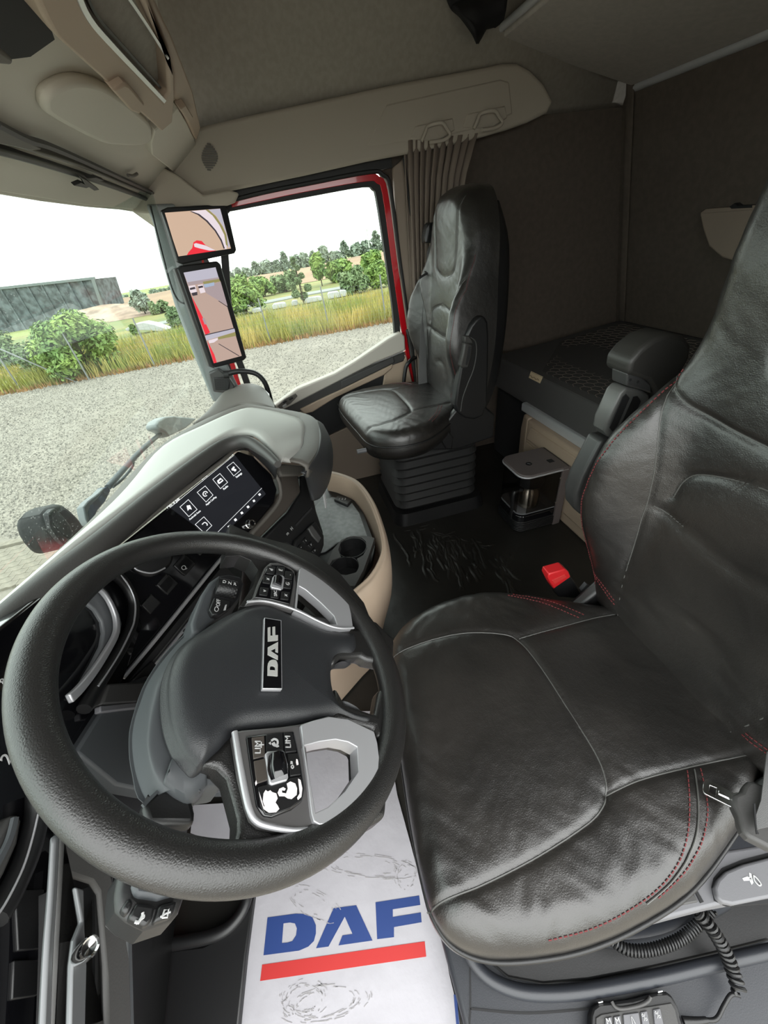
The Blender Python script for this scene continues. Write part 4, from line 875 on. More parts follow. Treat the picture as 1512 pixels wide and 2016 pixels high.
# passenger end vent
slab('end_vent', P3([(505, 775, .70), (520, 765, .70), (530, 775, .69), (532, 800, .675), (520, 795, .68), (508, 785, .69)]), 0.01, M_SILVER, da, bevel=0.002)
slab('end_vent_slot', [p + Vector((-0.006, -0.006, 0.003)) for p in P3([(511, 776, .70), (520, 772, .70), (526, 780, .69), (527, 792, .678), (518, 788, .68)])], 0.006, M_BLACKM, da)
# lower dash mass that carries everything
loft('dash_body', [[(-1.05, 0.46, .68), (-0.5, 0.47, .66), (-0.15, 0.34, .62), (0.25, 0.26, .58), (0.9, 0.26, .56)], [(-1.05, 0.50, .50), (-0.5, 0.50, .50), (-0.1, 0.36, .45), (0.3, 0.30, .45), (0.95, 0.30, .45)], [(-1.05, 0.56, .05), (-0.5, 0.56, .05), (-0.1, 0.50, .05), (0.3, 0.45, .05), (1.0, 0.45, .05)]], M_BLACK, da, 4, 3, thick=0.02)
slab('glovebox', [(0.45, 0.20, 0.66), (1.0, 0.20, 0.64), (1.0, 0.30, 0.30), (0.45, 0.30, 0.32)], 0.05, M_BEIGED, da, normal=(0, -1, 0), bevel=0.01)

# ================================================================== CAMERA-MONITOR DISPLAYS on the pillar
MO = Vector((0.90, 0.28, 1.2)); MN = Vector((-0.90, -0.42, 0.0)).normalized(); MPL = (MO, MN)
CM = lambda L: crop(L, 340, 400, 6.106)
def mcol(nm, c): return mat(nm, (0.02, 0.02, 0.02), 0.25, emis=c, estr=1.0)
E_SAND = mcol('screen_sand', (0.62, 0.44, 0.32)); E_SAND2 = mcol('screen_pavement', (0.50, 0.36, 0.30)); E_RED = mcol('screen_red', (0.85, 0.03, 0.05)); E_WHT = mcol('screen_white', (0.80, 0.70, 0.74))
E_SKY = mcol('screen_sky', (0.50, 0.48, 0.56)); E_GREY = mcol('screen_grey', (0.40, 0.32, 0.33)); E_GRN = mcol('screen_green', (0.30, 0.27, 0.10)); E_DK = mcol('screen_dark', (0.05, 0.04, 0.05)); E_BLU = mcol('screen_blue', (0.38, 0.46, 0.60))
def lay(nm, L, m, par, k): return slab(nm, PP(CM(L), pl=off(MPL, 0.0005 + 0.0003 * k)), 0.0003, m, par)
m1 = empty('mirror_display', P(390, 460, pl=MPL), 'upper wide camera display on the pillar, showing a bare yard and a red cab corner', 'display')
slab('housing', PP([(318, 414), (330, 408), (440, 402), (447, 408), (466, 492), (462, 499), (360, 520), (350, 516)], pl=off(MPL, 0.0)), 0.022, M_BLACK, m1, normal=MN, bevel=0.004)
scr1 = [(-95, 115), (570, 65), (700, 545), (70, 640), (0, 430)]
lay('screen', scr1, E_SAND, m1, 0)
lay('yard_view', [(215, 95), (400, 80), (480, 140), (580, 270), (640, 400), (650, 552), (622, 552), (590, 470), (510, 320), (400, 200), (290, 120)], E_WHT, m1, 1)
lay('yard_line', [(205, 98), (225, 96), (320, 130), (420, 210), (520, 325), (590, 440), (628, 545), (612, 548), (575, 450), (505, 335), (400, 218), (300, 140)], E_DK, m1, 2)
lay('hedge_view', [(395, 80), (430, 78), (520, 160), (600, 280), (645, 380), (665, 520), (640, 500), (620, 380), (560, 260), (480, 150)], E_GRN, m1, 3)
lay('sky_view', [(430, 78), (570, 66), (690, 520), (668, 540), (645, 370), (600, 270), (520, 150)], E_SKY, m1, 3)
lay('cab_view', [(172, 625), (190, 590), (235, 540), (250, 470), (290, 446), (350, 455), (390, 500), (520, 572)], E_RED, m1, 4)
lay('cab_highlight', [(255, 490), (280, 480), (400, 510), (515, 568), (440, 570), (330, 545), (262, 525)], E_WHT, m1, 5)
m2 = empty('mirror_display', P(420, 610, pl=MPL), 'tall camera display on the pillar, showing the road behind and a red trailer side', 'display')
slab('housing', PP([(349, 530), (356, 523), (428, 514), (435, 520), (486, 704), (480, 710), (424, 724), (415, 718)], pl=off(MPL, 0.0)), 0.024, M_BLACK, m2, normal=MN, bevel=0.005)
slab('shade_edge', PP([(343, 530), (351, 526), (418, 718), (424, 726), (412, 722)], pl=off(MPL, -0.004)), 0.03, M_GREYP, m2, normal=MN, bevel=0.003)
lay('screen', [(130, 835), (515, 770), (830, 1835), (495, 1925)], E_SAND2, m2, 0)
lay('sky_view', [(130, 835), (515, 770), (560, 920), (470, 930), (190, 990)], E_SKY, m2, 1)
lay('cloud_view', [(180, 950), (555, 890), (562, 925), (190, 992)], E_GREY, m2, 2)
lay('field_view', [(380, 1010), (575, 940), (660, 1235), (400, 1080)], E_GREY, m2, 2)
lay('hedge_view', [(360, 945), (555, 910), (575, 940), (380, 985)], E_GRN, m2, 3)
lay('truck_view', [(190, 995), (270, 985), (295, 1080), (240, 1105), (205, 1060)], E_WHT, m2, 4)
lay('truck_front', [(205, 1020), (265, 1005), (275, 1030), (210, 1045)], E_DK, m2, 5)
lay('truck_view', [(300, 985), (360, 975), (395, 1070), (335, 1085)], E_WHT, m2, 4)
lay('truck_front', [(305, 1000), (360, 990), (368, 1012), (312, 1025)], E_DK, m2, 5)
lay('truck_front', [(225, 1080), (295, 1065), (298, 1105), (240, 1115)], E_DK, m2, 6)
for q in ([(370, 975), (430, 965), (440, 1005), (385, 1015)], [(432, 965), (500, 950), (500, 990), (442, 1003)]): lay('distant_van', q, E_BLU, m2, 5)
lay('kerb_view', [(545, 1175), (560, 1175), (665, 1245), (665, 1255)], E_DK, m2, 4)
lay('trailer_view', [(225, 1110), (245, 1150), (345, 1340), (450, 1555), (395, 1585), (300, 1340)], E_RED, m2, 4)
lay('trailer_mirror', [(355, 1385), (385, 1380), (410, 1450), (385, 1460)], E_GREY, m2, 5)
lay('divider', [(385, 1580), (740, 1498), (742, 1508), (388, 1592)], E_DK, m2, 6)
lay('sky_view', [(388, 1592), (742, 1508), (752, 1545), (540, 1610), (405, 1650)], E_SKY, m2, 5)
lay('hedge_view', [(545, 1610), (752, 1550), (762, 1595), (545, 1640)], E_GRN, m2, 6)
lay('truck_view', [(430, 1650), (540, 1620), (545, 1640), (495, 1675), (440, 1685)], E_WHT, m2, 7)
lay('kerb_view', [(545, 1690), (560, 1690), (805, 1835), (795, 1840)], E_DK, m2, 6)
lay('trailer_view', [(415, 1655), (440, 1700), (500, 1820), (530, 1915), (495, 1925)], E_RED, m2, 7)
slab('bracket', PP([(356, 505), (405, 500), (415, 520), (360, 528)], pl=off(MPL, -0.006)), 0.02, M_GREYP, m1, normal=MN, bevel=0.003)
slab('bracket_mark', PP([(397, 511), (401, 510), (402, 519), (398, 520)], pl=off(MPL, -0.0055)), 0.002, M_REDI, m1, normal=MN)

# ================================================================== STEERING WHEEL
WT = math.radians(39.3)
WO = Vector((-0.645, 0.141, 0.796)); WU = Vector((1, 0, 0)); WV = Vector((0, math.cos(WT), math.sin(WT))); WN = WU.cross(WV)
WPL = (WO, WN); WF = Frame(WO, WU, WV)
sw = empty('steering_wheel', WO, 'large black leather steering wheel with silver spoke trims', 'steering wheel')
R0 = 0.228
pts = []; nseg = 160; rad = []
V = []; F = []; ns = 24
for i in range(nseg):
    a = 2 * math.pi * i / nseg; rr = 0.0192 + 0.0012 * math.cos(2 * a) ** 2
    for s in range(ns):
        b = 2 * math.pi * s / ns
        V.append(WF.w((R0 + rr * math.cos(b)) * math.cos(a), (R0 + rr * math.cos(b)) * math.sin(a), rr * math.sin(b) * 0.92))
for i in range(nseg):
    for s in range(ns): F.append((i * ns + s, ((i + 1) % nseg) * ns + s, ((i + 1) % nseg) * ns + (s + 1) % ns, i * ns + (s + 1) % ns))
mesh('rim', V, F, M_WHEEL, sw, True, 180)
C8 = lambda L: crop(L, 0, 1020, 1.8); C5 = lambda L: crop(L, 380, 1080, 3.6)
def w2(L, d=0.0): 
    out = []
    for p in PP(L, pl=off(WPL, d)): q = p - WO; out.append((q.dot(WU), q.dot(WV)))
    return out
pad = [(905, 292), (960, 296), (1010, 318), (1080, 350), (1150, 382), (1220, 392), (1262, 400), (1278, 450), (1262, 486), (1210, 492), (1188, 520), (1192, 590), (1215, 645), (1262, 672), (1325, 690), (1322, 735), (1260, 728), (1195, 708), (1090, 725), (960, 737), (850, 757), (790, 810), (728, 862), (690, 840), (650, 790), (620, 710), (607, 620), (610, 540), (635, 465), (680, 410), (740, 370), (820, 322)]
padc = Cushion(WF, w2(C8(pad), 0.004), 0.022, 0.010, sd=0.002)
padc.fr = Frame(WO + WN * 0.006, WU, WV); padc.build('airbag_cover', 0.035, M_PAD, sw, rings=30)
# badge
bp_ = off(WPL, 0.0175)
slab('badge', PP(C5([(506, 487), (628, 506), (634, 996), (492, 994)]), pl=bp_), 0.006, M_SILVER, sw, bevel=0.001)
slab('badge_plate', PP(C5([(511, 494), (622, 512), (628, 988), (497, 987)]), pl=off(bp_, 0.0006)), 0.003, M_GLOSS, sw)
Dp = [(238, 970), (262, 745), (430, 722), (490, 724), (530, 745), (550, 790), (550, 840), (538, 885), (505, 918), (450, 942)]; Dh = [(348, 897), (357, 780), (395, 775), (425, 780), (437, 810), (432, 850), (410, 885), (380, 895)]
Ap = [(551, 928), (655, 690), (790, 672), (887, 882), (685, 911), (708, 852), (768, 843), (722, 740), (625, 918)]
Fp = [(905, 655), (1165, 614), (1172, 670), (1008, 696), (1008, 742), (1175, 715), (1180, 773), (1015, 802), (1015, 862), (915, 874)]
def letmap(L, org, bx, up):
    out = []
    for x, y in L:
        dx, dy = x - 238, y - 970; det = 677 * -222 - (-96) * 7
        a = (dx * -222 - dy * 7) / det; b = (677 * dy - (-96) * dx) / det
        out.append((org[0] + a * bx[0] + b * up[0], org[1] + a * bx[1] + b * up[1]))
    return out
og, bx, up_ = (600, 903), (2, -253), (-71, 0)
for nm, Lp, Hp in (('letter_d', Dp, Dh), ('letter_a', Ap, None), ('letter_f', Fp, None)):
    slab('badge_letter', PP(C5(letmap(Lp, og, bx, up_)), pl=off(bp_, 0.0016)), 0.001, mat('badge_silver', (0.55, 0.55, 0.53), 0.4, metal=0.4), sw, holes=[PP(C5(letmap(Hp, og, bx, up_)), pl=off(bp_, 0.0016))] if Hp else [])
# spokes
lhole = [(778, 1400), (900, 1368), (1010, 1352), (1100, 1370), (1165, 1405), (1175, 1580), (1080, 1720), (960, 1830), (868, 1872)]
slab('spoke', PP(C5([(60, 1520), (180, 1420), (285, 1290), (700, 1220), (980, 1160), (1300, 1250), (1400, 1500), (1368, 1900), (1000, 2110), (600, 2130), (300, 2100), (325, 2000), (328, 1900), (290, 1760), (250, 1620), (180, 1550)]), pl=off(WPL, -0.004)), 0.03, M_WHEEL, sw, normal=WN, holes=[PP(C5(lhole), pl=off(WPL, -0.004))], bevel=0.006, seg=3)
slab('spoke_trim', PP(C5([(288, 1296), (350, 1282), (600, 1262), (760, 1240), (960, 1182), (1100, 1202), (1285, 1290), (1322, 1480), (1318, 1560), (1250, 1700), (1100, 1850), (980, 1955), (850, 1992), (700, 2000), (480, 1950), (425, 1900), (390, 1800), (340, 1600)]), pl=off(WPL, 0.010)), 0.014, mat('spoke_silver', (0.16, 0.155, 0.155), 0.38, metal=0.6), sw, normal=WN,
     holes=[PP(C5([(800, 1330), (900, 1300), (1030, 1290), (1190, 1330), (1235, 1380), (1245, 1540), (1200, 1650), (1080, 1790), (960, 1880), (880, 1905), (850, 1890)]), pl=off(WPL, 0.010))], bevel=0.003, seg=3)
tube('trim_edge', PP(C5([(294, 1300), (318, 1450), (345, 1600), (372, 1740), (400, 1850), (440, 1925), (520, 1965), (700, 1996), (850, 1986), (985, 1950)]), pl=off(WPL, 0.010)), [0.0034, 0.0034, 0.003, 0.002], M_SILVER, sw, seg=10)
slab('grip_ring', PP(C5([(765, 1248), (860, 1215), (960, 1190), (1100, 1208), (1284, 1296), (1308, 1380), (1320, 1480), (1314, 1560), (1250, 1698), (1100, 1848), (985, 1945), (900, 1958), (858, 1935), (842, 1880)]), pl=off(WPL, 0.015)), 0.020, M_SILVER, sw, normal=WN, holes=[PP(C5(lhole), pl=off(WPL, 0.015))], bevel=0.0085, seg=4)
slab('button_pod', PP(C5([(378, 1328), (600, 1300), (718, 1292), (765, 1500), (795, 1700), (778, 1790), (700, 1850), (560, 1905), (500, 1895), (452, 1820), (410, 1560)]), pl=off(WPL, 0.0125)), 0.010, M_GLOSS, sw, normal=WN, bevel=0.002)
slab('pod_key', PP(C5([(418, 1338), (505, 1325), (512, 1470), (430, 1490)]), pl=off(WPL, 0.014)), 0.004, M_WOODISH, sw, normal=WN, bevel=0.0006)
slab('pod_key', PP(C5([(432, 1505), (512, 1485), (530, 1640), (452, 1665)]), pl=off(WPL, 0.014)), 0.004, M_WOODISH, sw, normal=WN, bevel=0.0006)
slab('pod_key', PP(C5([(520, 1318), (635, 1302), (640, 1425), (520, 1440)]), pl=off(WPL, 0.014)), 0.004, M_BLACK, sw, normal=WN, bevel=0.0006)
slab('pod_key', PP(C5([(645, 1302), (706, 1305), (735, 1435), (655, 1445)]), pl=off(WPL, 0.014)), 0.004, M_BLACK, sw, normal=WN, bevel=0.0006)
slab('pod_key', PP(C5([(672, 1455), (742, 1448), (765, 1600), (690, 1612)]), pl=off(WPL, 0.014)), 0.004, M_BLACK, sw, normal=WN, bevel=0.0006)
slab('pod_key', PP(C5([(462, 1690), (550, 1665), (680, 1640), (690, 1625), (765, 1612), (785, 1700), (768, 1780), (690, 1838), (560, 1888), (512, 1880), (478, 1820)]), pl=off(WPL, 0.014)), 0.004, M_BLACK, sw, normal=WN, bevel=0.0006)
# worn-off paint on the pod
wp = off(WPL, 0.0143); M_WORN = mat('bare_white_plastic', (0.78, 0.72, 0.73), 0.35)
slab('wear_mark', PP(C5([(468, 1722), (482, 1790), (500, 1845), (540, 1872), (590, 1868), (612, 1845), (600, 1820), (585, 1800), (600, 1770), (590, 1735), (560, 1725), (548, 1712), (530, 1722), (515, 1710), (500, 1735), (495, 1790), (510, 1830), (500, 1825), (484, 1770)]), pl=wp), 0.0004, M_WORN, sw)
slab('wear_mark', PP(C5([(600, 1730), (612, 1702), (640, 1690), (658, 1702), (650, 1715), (630, 1712), (632, 1730), (660, 1735), (672, 1700), (665, 1665), (690, 1650), (725, 1665), (738, 1700), (735, 1745), (700, 1775), (672, 1770), (650, 1755), (612, 1755)]), pl=wp), 0.0004, M_WORN, sw)
slab('wear_mark', PP(C5([(745, 1630), (762, 1640), (775, 1700), (768, 1760), (745, 1782), (738, 1765), (756, 1735), (752, 1690)]), pl=wp), 0.0004, M_WORN, sw)
slab('wear_mark', PP(C5([(448, 1640), (455, 1665), (445, 1680), (440, 1660)]), pl=off(wp, 0.0006)), 0.0004, M_WORN, sw)
slab('wear_mark', PP(C5([(732, 1490), (742, 1495), (748, 1530), (736, 1535), (730, 1515)]), pl=off(wp, 0.0006)), 0.0004, M_WORN, sw)
slab('scroll_frame', PP(C5([(512, 1452), (530, 1435), (640, 1428), (652, 1440), (678, 1620), (668, 1642), (565, 1672), (545, 1665)]), pl=off(WPL, 0.0165)), 0.006, M_SILVER, sw, normal=WN, bevel=0.0015)
tube('scroll_wheel', [P(*C5([(592, 1482)])[0], pl=off(WPL, 0.017)), P(*C5([(600, 1550)])[0], pl=off(WPL, 0.019)), P(*C5([(612, 1618)])[0], pl=off(WPL, 0.017))], [0.0098, 0.0108, 0.0098], M_GLOSS, sw, seg=20, n=3)
tp = off(WPL, 0.0146)
for s_, (x, y), sz in (('LIM', (460, 1408), .0095), ('+', (487, 1392), .013), ('LIM', (673, 1370), .0095), ('-', (655, 1366), .011)):
    text('legend', s_, P(*C5([(x, y)])[0], pl=off(WPL, 0.0142)), WU, WN, sz, M_WHITE, sw)
tube('legend_mark', PP(C5([(556, 1362), (575, 1350), (596, 1358), (600, 1378), (590, 1396), (572, 1392), (562, 1378)]), pl=tp), 0.0013, M_WHITE, sw, seg=6, flat=0.4, up=WN)
slab('legend_mark', PP(C5([(536, 1378), (552, 1366), (552, 1390)]), pl=tp), 0.0004, M_WHITE, sw)
tube('legend_mark', PP(C5([(572, 1372), (592, 1402), (608, 1398)]), pl=tp), 0.0010, M_WHITE, sw, seg=6, flat=0.4, up=WN)
tube('legend_mark', PP(C5([(703, 1536), (696, 1545), (702, 1556), (712, 1552), (711, 1540), (703, 1536)]), pl=tp), 0.0007, M_WHITE, sw, seg=6, flat=0.4, up=WN)
slab('legend_mark', PP(C5([(692, 1505), (706, 1508), (708, 1530), (700, 1525), (690, 1528)]), pl=tp), 0.0004, M_WHITE, sw)
# upper (right-hand) spoke
uhole = [(752, 262), (800, 290), (910, 385), (1000, 475), (1022, 535), (960, 535), (860, 485), (738, 420)]
slab('spoke', PP(C8([(815, 20), (900, 60), (1030, 95), (1120, 130), (1200, 190), (1290, 300), (1330, 400), (1270, 410), (1240, 370), (1100, 350), (1040, 335), (850, 312), (900, 235), (915, 185), (890, 150), (850, 132), (800, 135)]), pl=off(WPL, -0.004)), 0.03, M_WHEEL, sw, normal=WN, holes=[PP(C5(uhole), pl=off(WPL, -0.004))], bevel=0.006, seg=3)
slab('spoke_trim', PP(C5([(375, 385), (430, 340), (460, 250), (510, 130), (545, 98), (600, 95), (690, 130), (722, 160), (735, 250), (715, 435), (560, 388), (460, 372)]), pl=off(WPL, 0.010)), 0.012, MATS['spoke_silver'], sw, normal=WN, bevel=0.003, seg=3)
slab('grip_ring', PP(C5([(752, 150), (775, 122), (810, 122), (900, 185), (1000, 265), (1100, 372), (1122, 460), (1135, 556), (1060, 562), (980, 548), (860, 495), (722, 430), (738, 270)]), pl=off(WPL, 0.013)), 0.018, M_SILVER, sw, normal=WN, holes=[PP(C5(uhole), pl=off(WPL, 0.013))], bevel=0.005, seg=4)
tube('trim_edge', PP(C5([(385, 378), (500, 372), (640, 405), (760, 450), (880, 510), (980, 552), (1060, 566), (1138, 562)]), pl=off(WPL, 0.014)), 0.0022, M_SILVER, sw, seg=8)
slab('button_pod', PP(C5([(438, 345), (470, 250), (520, 135), (560, 112), (640, 118), (705, 155), (722, 180), (715, 260), (690, 395), (560, 362)]), pl=off(WPL, 0.0125)), 0.010, M_GLOSS, sw, normal=WN, bevel=0.002)
keys = [((555, 150), 'd'), ((622, 153), 'E'), ((680, 185), '.'), ((528, 215), 'x'), ((672, 250), 'G'), ((505, 300), 'v'), ((585, 318), 'SRC'), ((655, 330), 'x')]
for (x, y), s_ in keys:
    h = 34
    slab('pod_key', PP(C5([(x - h + 8, y - h + 6), (x + h - 2, y - h + 12), (x + h - 12, y + h), (x - h, y + h - 8)]), pl=off(WPL, 0.0138)), 0.004, M_BLACK, sw, normal=WN, bevel=0.0008)
    text('legend', s_, P(*C5([(x, y)])[0], pl=off(WPL, 0.0142)), WU, WN, 0.0075 if len(s_) > 1 else 0.010, M_WHITE, sw)
slab('scroll_frame', PP(C5([(566, 200), (580, 184), (640, 190), (650, 205), (640, 280), (625, 290), (560, 275), (552, 262)]), pl=off(WPL, 0.0155)), 0.005, M_SILVER, sw, normal=WN, bevel=0.0012)
tube('scroll_wheel', PP(C5([(603, 212), (600, 236), (595, 262)]), pl=off(WPL, 0.016)), 0.0075, M_GLOSS, sw, seg=18, n=3)
# lower twin spokes towards the driver
slab('spoke', PP(C8([(1180, 372), (1258, 392), (1330, 360), (1400, 430), (1395, 520), (1300, 500), (1282, 487), (1210, 492), (1180, 520), (1160, 450)]), pl=off(WPL, 0.002)), 0.026, M_WHEEL, sw, normal=WN, bevel=0.007, seg=3)
slab('spoke', PP(C8([(1190, 590), (1225, 655), (1330, 692), (1345, 600), (1400, 620), (1410, 760), (1340, 780), (1328, 742), (1250, 728), (1180, 712)]), pl=off(WPL, 0.002)), 0.026, M_WHEEL, sw, normal=WN, bevel=0.007, seg=3)

# ================================================================== STEERING COLUMN
co = empty('steering_column', WO - WN * 0.25, 'grey steering column shroud with stalks behind the wheel', 'column')
def cb(L, d): return PP(CB(L), pl=off(WPL, d))
loft('shroud', [cb([(1270, 420), (1080, 500), (900, 680), (760, 880), (690, 1050), (640, 1200), (622, 1360), (640, 1560), (690, 1740), (735, 1830)], -0.075),
                cb([(1260, 440), (1110, 540), (940, 730), (830, 880), (770, 1060), (740, 1220), (730, 1380), (760, 1560), (810, 1680), (870, 1760)], -0.040),
                cb([(1260, 450), (1150, 560), (1000, 740), (880, 900), (830, 1050), (800, 1200), (790, 1400), (830, 1560), (900, 1650), (1000, 1720)], -0.030),
                cb([(1300, 480), (1200, 600), (1080, 760), (980, 930), (940, 1060), (930, 1200), (935, 1350), (960, 1480), (1080, 1620), (1180, 1740)], -0.028)], M_SHROUD, co, 6, 5, thick=0.006, angle=80)
loft('shroud_base', [cb([(1290, 400), (1000, 560), (760, 860), (640, 1180), (615, 1380), (640, 1600), (735, 1840), (1100, 1800), (1300, 1500), (1500, 900)], -0.07),
                     cb([(1290, 400), (1000, 560), (760, 860), (640, 1180), (615, 1380), (640, 1600), (735, 1840), (1100, 1800), (1300, 1500), (1500, 900)], -0.13),
                     cb([(1290, 500), (1050, 600), (800, 900), (700, 1180), (680, 1380), (720, 1600), (800, 1800), (1100, 1760), (1300, 1500), (1500, 900)], -0.25)], M_SHROUD, co, 4, 2, closed=True, caps=True)
loft('lower_cover', [cb([(905, 1600), (960, 1480), (1080, 1500), (1210, 1500)], -0.026), cb([(900, 1640), (1000, 1700), (1090, 1740), (1200, 1660)], -0.030), cb([(960, 1760), (1020, 1800), (1110, 1810), (1190, 1700)], -0.055)], M_SHROUD, co, 4, 3, thick=0.005)
slab('shroud_window', cb([(755, 1780), (835, 1640), (870, 1650), (860, 1720), (780, 1790)], -0.060), 0.01, M_BLACKM, co)
slab('stalk', cb([(715, 1840), (870, 1700), (960, 1720), (1105, 1785), (1135, 1900), (1130, 2000), (760, 2000)], -0.045), 0.02, M_BLACK, co, normal=WN, bevel=0.005)
slab('stalk_edge', cb([(715, 1840), (868, 1700), (880, 1712), (735, 1860)], -0.042), 0.004, M_SHROUD, co, normal=WN)
slab('lower_arm', cb([(1140, 1520), (1215, 1500), (1300, 1530), (1360, 1600), (1390, 1670), (1240, 1690), (1200, 1730), (1100, 1730)], -0.030), 0.05, M_SHROUD, co, normal=WN, bevel=0.008, seg=3)
# light/wiper stalk under the rim at the lower left
C9 = lambda L: crop(L, 0, 1560, 3.024)
LPL = off(WPL, -0.06)
slab('stalk_pod', PP(C9([(715, 420), (1130, 420), (1120, 580), (1080, 700), (1040, 750), (870, 805), (760, 750), (700, 690), (695, 600)]), pl=LPL), 0.05, M_BLACK, co, normal=WN, bevel=0.010, seg=4)
slab('pod_face', PP(C9([(800, 480), (1100, 470), (1105, 590), (940, 640), (800, 620), (785, 560)]), pl=off(LPL, 0.004)), 0.01, M_SHROUD, co, normal=WN, bevel=0.004)
for q, nm in (([(720, 690), (770, 620), (800, 650), (760, 730)], 0), ([(812, 655), (928, 672), (905, 765), (870, 800), (765, 745)], 1), ([(948, 670), (1060, 640), (1040, 700), (1030, 735), (915, 775)], 2)):
    slab('pod_button', PP(C9(q), pl=off(LPL, 0.007)), 0.012, M_BLACK, co, normal=WN, bevel=0.0025)
tube('horn_mark', PP(C9([(812, 778), (828, 768), (848, 735), (850, 715)]), pl=off(LPL, 0.0085)), 0.0012, M_WHITE, co, seg=6)
tube('horn_mark', PP(C9([(803, 770), (830, 775)]), pl=off(LPL, 0.0085)), 0.0012, M_WHITE, co, seg=6, n=1)
tube('horn_mark', PP(C9([(840, 755), (856, 745), (858, 730)]), pl=off(LPL, 0.0085)), 0.0008, M_WHITE, co, seg=6)
for L in ([(965, 745), (980, 700), (1005, 695), (995, 745), (965, 745)], [(955, 742), (990, 720), (1015, 712)]):
    tube('washer_mark', PP(C9(L), pl=off(LPL, 0.0085)), 0.0008, M_WHITE, co, seg=6, n=1)
tube('signal_mark', PP(C9([(733, 525), (730, 505), (745, 480), (738, 470)]), pl=off(LPL, 0.001)), 0.0010, M_WHITE, co, seg=6, n=1)
# gear selector pod on the right
GPL = off(WPL, -0.035)
slab('selector_pod', PP(C5([(-10, 520), (20, 430), (60, 320), (120, 230), (185, 185), (260, 178), (345, 195), (362, 250), (330, 360), (240, 430), (130, 520), (60, 590), (0, 600)]), pl=GPL), 0.06, M_SHROUD, co, normal=WN, bevel=0.006, seg=3)
slab('selector_recess', PP(C5([(108, 430), (140, 300), (185, 195), (260, 190), (340, 210), (352, 250), (320, 350), (260, 420), (160, 490), (125, 480)]), pl=off(GPL, 0.0015)), 0.01, M_BLACKM, co, normal=WN, bevel=0.001)
ga, gb_ = P(*C5([(212, 250)])[0], pl=off(GPL, 0.004)), P(*C5([(232, 330)])[0], pl=off(GPL, 0.004))
gax = (P(*C5([(300, 305)])[0], pl=off(GPL, 0.004)) - P(*C5([(160, 275)])[0], pl=off(GPL, 0.004)))
lathe('selector_drum', P(*C5([(160, 278)])[0], pl=off(GPL, 0.002)), gax, [(0, 0), (0.015, 0), (0.0165, 0.003), (0.0165, gax.length - 0.003), (0.015, gax.length), (0, gax.length)], M_BLACK, co, 28)
parts = []; gu, gv = frame_from(gax)
for i in range(9):
    for k in range(20):
        an = 2 * math.pi * (k + (i % 2) * 0.5) / 20; c = P(*C5([(160, 278)])[0], pl=off(GPL, 0.002)) + gax * ((i + 0.7) / 9.5) + (gu * math.cos(an) + gv * math.sin(an)) * 0.0168
        parts.append(bar_vf(c - gax.normalized() * 0.0012, c + gax.normalized() * 0.0012, 0.0028, 0.0012, up=(gu * math.cos(an) + gv * math.sin(an))))
o = joined('knurling', parts, M_BLACK, co, False); o['kind'] = 'stuff'
slab('selector_key', PP(C5([(118, 430), (150, 345), (180, 350), (270, 372), (262, 415), (190, 465), (140, 470)]), pl=off(GPL, 0.010)), 0.01, M_BLACK, co, normal=WN, bevel=0.002)
text('legend', 'OFF', P(*C5([(180, 385)])[0], pl=off(GPL, 0.0105)), WU, WN, 0.0085, M_WHITE, co)
text('legend', 'D N R', P(*C5([(258, 245)])[0], pl=off(GPL, 0.020)), -WV, WN, 0.0085, M_WHITE, co)
tube('brake_mark', PP(C5([(155, 420), (165, 412), (178, 420), (180, 435), (168, 445), (155, 438), (155, 420)]), pl=off(GPL, 0.0105)), 0.0006, M_WHITE, co, seg=6)
slab('brake_mark', PP(C5([(215, 440), (228, 400), (240, 395), (232, 436)]), pl=off(GPL, 0.0105)), 0.0003, M_WHITE, co)

# ================================================================== CENTRE CONSOLE
cc = empty('centre_console', (0.0, 0.05, 0.0), 'beige curved centre console with a grey tray, between the seats', 'console')
ct = [(636, 928, .50), (665, 936, .50), (700, 950, .50), (728, 985, .50), (745, 1030, .50), (752, 1060, .50), (748, 1095, .50), (728, 1135, .50), (690, 1170, .50), (640, 1215, .50), (560, 1290, .50)]
top_o = P3([(636, 926, .50), (668, 932, .50), (706, 948, .50), (734, 984, .50), (752, 1030, .50), (762, 1075, .50), (760, 1105, .50), (738, 1145, .50), (700, 1180, .50), (650, 1228, .50), (575, 1300, .50)])
top_i = P3([(640, 934, .50), (664, 940, .50), (698, 956, .50), (724, 990, .50), (741, 1032, .50), (750, 1070, .50), (747, 1098, .50), (726, 1136, .50), (688, 1170, .50), (638, 1215, .50), (565, 1288, .50)])
def drop(L, dz, cxy, k): return [Vector((cxy[0] + (p.x - cxy[0]) * k, cxy[1] + (p.y - cxy[1]) * k, p.z - dz)) for p in L]
cen = (0.05, 0.15)
loft('console_wall', [drop(top_i, 0.10, cen, 0.97), top_i, [a.lerp(b, 0.5) + Vector((0, 0, .006)) for a, b in zip(top_i, top_o)], top_o, drop(top_o, 0.04, cen, 1.02), drop(top_o, 0.16, cen, 0.99), drop(top_o, 0.32, cen, 0.88), drop(top_o, 0.49, cen, 0.78)], M_BEIGE, cc, 6, 4, angle=80)
tray = P3([(600, 945, .43), (650, 962, .43), (690, 975, .43), (715, 1010, .43), (730, 1050, .43), (738, 1075, .43), (732, 1105, .43), (705, 1145, .43), (660, 1170, .43), (600, 1180, .43), (560, 1250, .43), (500, 1250, .43), (520, 1040, .43)])
slab('tray', tray, 0.02, M_BLACK, cc, normal=(0, 0, 1))
